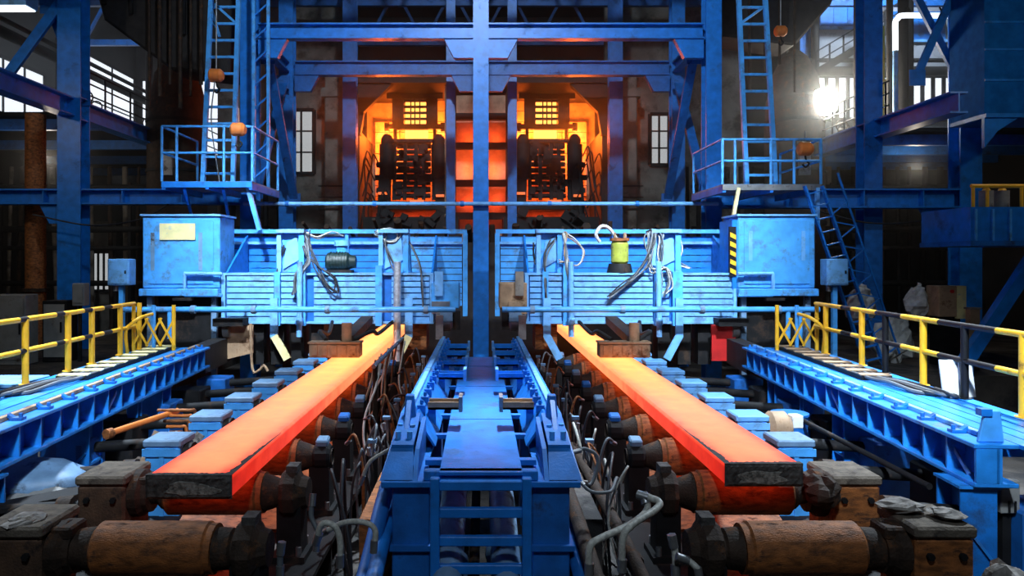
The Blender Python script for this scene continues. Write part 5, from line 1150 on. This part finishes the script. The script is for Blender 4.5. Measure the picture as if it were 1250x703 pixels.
# ================================================================== LOOSE THINGS
# white boards at right railing
for x0, x1, l in ((1145, 1166, 'larger white board leaning on the right railing'), (1168, 1184, 'narrower white board leaning on the right railing beside black post')):
    y = 11.35; xa, xb = (x0-587)*y/900, (x1-587)*y/900
    o = MB().prism([(xa, y-0.14, 1.95), (xb, y-0.14, 1.95), (xb, y-0.03, 2.5), (xa, y-0.03, 2.5)], (0, 0.025, 0)).build('white_board', 'white'); tag(o, l, 'board')
def sack(c, r, label, seed, m='bag'):
    t = thing('plastic_sack', label, 'sack', tuple(Vector(c)-Vector((0,0,r[2]))))
    c = Vector(c); r = Vector(r)
    MB().blob(c, r, 14, 9, seed, 0.19).build('sack_body', m, t)
    MB().blob(c+Vector((0.1*r.x, -0.05, r.z*0.72)), (r.x*0.62, r.y*0.62, r.z*0.5), 12, 7, seed+50, 0.24).build('gathered_top', m, t)
    MB().blob(c+Vector((0.16*r.x, -0.05, r.z*1.2)), (r.x*0.22, r.y*0.22, r.z*0.22), 9, 6, seed+70, 0.35).build('tied_tuft', m, t)
sack((11.7, 21.0, 1.15+0.55), (0.6, 0.45, 0.62), 'large crumpled white sack slumped behind the right railing', 1)
sack((11.2, 21.8, 1.15+1.5), (0.42, 0.35, 0.5), 'pale plastic bag hung against the dark column at right', 2)
t = thing('control_box', 'brown control box with a pale side and red lamp at the right', 'electrical box', (12.8, 20.4, 1.15))
MB().box(12.55, 13.05, 20.2, 20.8, 2.5, 3.35).build('box', 'tan', t, 0.02); MB().box(13.05, 13.3, 20.2, 20.8, 2.45, 3.35).build('side_panel', 'cream', t)
MB().cyl((12.9, 20.2, 3.2), (12.9, 20.16, 3.2), 0.05, n=10).build('lamp_button', 'red', t)
MB().box(12.6, 13.2, 20.3, 20.7, 1.15, 2.5).build('stand', 'dark', t)
sack((12.35, 20.9, 2.85), (0.3, 0.3, 0.4), 'small white bag beside the brown control box', 3)
t = thing('short_bollard', 'short tan bollard near the outermost right column', 'post', (13.1, 19.6, 0))
MB().box(12.95, 13.2, 19.5, 19.7, 0, 2.75).build('shaft', 'tan', t); MB().box(12.92, 13.23, 19.47, 19.73, 2.75, 2.8).build('cap', 'concrete', t)
# grey cabinets at left
for x0, x1, y, z1, l in ((-13.6, -12.6, 20.4, 3.1, 'tall grey cabinet at the left edge behind the yellow railing'), (-12.5, -11.8, 21.0, 2.9, 'lower dark grey cabinet next to the tall grey one, left')):
    t = thing('grey_cabinet', l, 'cabinet', (x0, y, 1.15))
    MB().box(x0, x1, y, y+0.6, 1.15, z1).build('body', 'grey' if x0 < -13 else 'dark', t, 0.02); MB().box(x0+0.06, x1-0.06, y-0.03, y, 1.3, z1-0.1).build('door', 'grey', t); MB().box(x1-0.16, x1-0.12, y-0.06, y-0.03, 2.0, 2.3).build('handle', 'dark', t)
t = thing('meter_box', 'small grey meter box fixed by the wide left column', 'electrical box', (-11.4, 21, 2.6)); MB().box(-11.65, -11.3, 21, 21.3, 2.75, 3.4).build('box', 'grey', t, 0.02); MB().box(-11.6, -11.35, 20.97, 21, 2.85, 3.3).build('door', 'grey', t); MB().bar((-11.5, 21.15, 2.75), (-11.5, 21.15, 1.15), 0.08, 0.08, (0,1,0)).build('post', 'dark', t)
t = thing('tool_chest', 'flat light blue chest beyond the left deck railing', 'chest', (-8.6, 12.6, 0))
MB().box(-9.3, -7.95, 12.6, 13.5, 0.9, 1.85).build('body', 'blue_light', t, 0.02); MB().box(-9.34, -7.91, 12.56, 13.54, 1.85, 1.93).build('lid', 'blue_pale', t, 0.015); MB().box(-8.8, -8.5, 12.53, 12.56, 1.5, 1.6).build('handle', 'dark', t)
for x in (-9.2, -8.05): MB().box(x-0.06, x+0.06, 12.8, 13.3, 0, 0.9).build('leg', 'blue_dark', t)
# debris under the left girder and left front
def rock(c, r, label, seed, m='clay', group=None, name='rubble_lump'):
    t = MB().blob(c, r, 11, 8, seed, 0.22).build(name, m); tag(t, label, 'rubble', group); return t
rock((4.1, 7.2, 1.63), (0.2, 0.18, 0.06), 'crumbled grey scale lump on the first right bearing block', 4)
rock((4.42, 7.0, 1.62), (0.14, 0.16, 0.04), 'flat grey crumbs beside the lump on the first right block', 6, 'clay')
rock((4.75, 6.65, 1.02), (0.22, 0.22, 0.25), 'pale rounded rubble lump at the bottom right corner', 5)
rock((5.0, 6.75, 0.95), (0.18, 0.2, 0.2), 'smaller pale lump beside the rounded one, bottom right', 8)
rock((2.95, 6.75, 0.9), (0.16, 0.1, 0.12), 'grey rubble lump below the right front roller', 9)
rock((3.55, 8.1, 1.36), (0.0001, 0.0001, 0.0001), 'x', 1) if False else None
rock((-4.3, 6.95, 1.58), (0.16, 0.2, 0.035), 'grey scale crumbs on the first left bearing block', 14, 'clay')
rock((3.85, 8.35, 1.42), (0.18, 0.25, 0.16), 'dirty scale heap between the slab end and second right block', 15, 'rust_dark')
for i, (x, y, z, r) in enumerate(((-5.3, 9.6, 0.5, 0.5), (-4.9, 9.9, 0.7, 0.35), (-5.0, 11.0, 0.8, 0.4), (-5.4, 10.6, 0.6, 0.5))):
    rock((x, y, z), (r, r*0.9, r*0.7), 'dark scrap heap under the left girder, %s one' % ORD[i], 20+i, 'rust_dark')
t = thing('tarpaulin', 'rumpled grey-blue tarpaulin bundle beneath the left girder', 'tarpaulin', (-6.4, 10.0, 0.6))
MB().blob((-6.3, 10.1, 1.0), (1.0, 0.6, 0.28), 20, 9, 31, 0.13).build('tarpaulin_body', 'blue_grey', t); MB().blob((-5.9, 9.9, 0.75), (0.9, 0.6, 0.3), 18, 8, 33, 0.14).build('tarpaulin_fold', 'grey', t); MB().box(-7.2, -5.2, 9.7, 10.6, 0, 0.6).build('pallet', 'dark', t)
for i, (a, b, w_) in enumerate((((-6.4, 8.2, 0.95), (-4.9, 9.4, 1.0), 0.35), ((-5.8, 7.6, 0.6), (-4.75, 8.1, 0.75), 0.3), ((-5.9, 8.9, 0.6), (-4.9, 9.3, 0.62), 0.12))):
    t = thing('scrap_beam', '%s dark scrap beam lying under the left girder near the front' % ORD[i], 'beam', a)
    MB().ibeam(a, b, w_, w_*0.8, (0,0,1), 0.05, 0.05).build('beam', 'dark', t); MB().bar((a[0], a[1], 0), (a[0], a[1], a[2]-w_*0.4), 0.2, 0.2, (0,1,0)).build('packing', 'rust_dark', t); MB().bar((b[0], b[1], 0), (b[0], b[1], b[2]-w_*0.4), 0.2, 0.2, (0,1,0)).build('packing', 'rust_dark', t)
# sheet scraps leaning behind left boxes
for i in range(5):
    x = -5.1+0.18*i; y = 10.8+0.15*i
    t = tag(MB().bar((x, y, 0.7), (x+0.25+0.08*i, y+0.3, 1.45-0.05*i), 0.14, 0.02, (0,1,0)).build('scrap_strip', ('tan', 'bag', 'crust_pale', 'tan', 'concrete')[i]), '%s bent pale scrap strip behind the blue bearing boxes, left' % ORD[i], 'scrap')
t = thing('steel_rod', 'orange-red rod poking out under the left girder', 'rod', (-5.7, 11.0, 1.3)); MB().cyl((-5.6, 11.1, 1.42), (-5.1, 12.4, 1.5), 0.05, n=8).build('rod', 'orange', t); MB().cyl((-5.62, 11.05, 1.42), (-5.58, 11.15, 1.42), 0.08, n=8).build('head', 'rust', t)
# things under right girder
t = thing('pump', 'rusty round pump with white plate behind the right bearing boxes', 'pump', (4.9, 11.8, 0.3))
MB().lathe((4.55, 11.8, 1.35), (1,0,0), [(0,0),(0,0.2),(0.08,0.27),(0.3,0.27),(0.38,0.18),(0.38,0)], 16).build('casing', 'tan', t); MB().box(4.95, 5.12, 11.7, 11.9, 1.36, 1.56).build('plate', 'white', t, 0.01); MB().box(4.6, 5.2, 11.6, 12.1, 0, 1.1).build('base', 'dark', t)
t = thing('blue_barrel', 'dark blue drum under the right girder behind the pump', 'drum', (5.5, 12.9, 0)); MB().cyl((5.4, 12.9, 0), (5.4, 12.9, 1.35), 0.3, n=18).build('barrel', 'blue_dark', t); 
for z in (0.45, 0.9, 1.33): MB().cyl((5.4, 12.9, z), (5.4, 12.9, z+0.04), 0.32, n=18).build('hoop', 'blue_dark', t)
t = thing('wall_box', 'grey box with two dark hooks under the right deck edge', 'box', (6.3, 9, 1)); MB().box(6.0, 6.22, 8.5, 8.6, 1.1, 1.48).build('box', 'grey', t, 0.01)
for x in (6.08, 6.15): MB().cyl((x, 8.48, 1.12), (x, 8.48, 1.25), 0.012, n=6).build('hook', 'dark', t)
MB().box(6.05, 6.15, 8.55, 8.65, 0, 1.1).build('post', 'dark', t)
run_pipe('cable_tray', 'thin pipes slanting along below the right girder', [(5.6, 9.2, 1.2), (5.55, 11, 1.25), (5.5, 13, 1.3)], 0.04, 'dark')
run_pipe('sag_cable', 'thin cable sagging between the left column and cabinet', [P(40, 262, 23), P(110, 275, 23), P(170, 268, 22), P(205, 250, 21.5)], 0.025, 'hose_dark', 'cable')
run_pipe('sag_cable', 'thin cable sagging below the right low girder', [P(1000, 258, 22.5), P(1060, 272, 22.5), P(1120, 270, 22.8), P(1165, 255, 23)], 0.025, 'hose_dark', 'cable')
run_pipe('sag_cable', 'loose wire dropping down the left ladder', [P(262, 100, 21.2), P(258, 150, 21.2), P(268, 222, 21.1)], 0.018, 'hose', 'cable')
run_pipe('bent_rod', 'thin pale bent rod hanging before the left guard sheet', [P(306, 395, 19.2), P(308, 450, 19.2), P(316, 452, 19.1), P(322, 446, 19.1), P(327, 453, 19.1)], 0.035, 'tan', 'rod', sub=3)
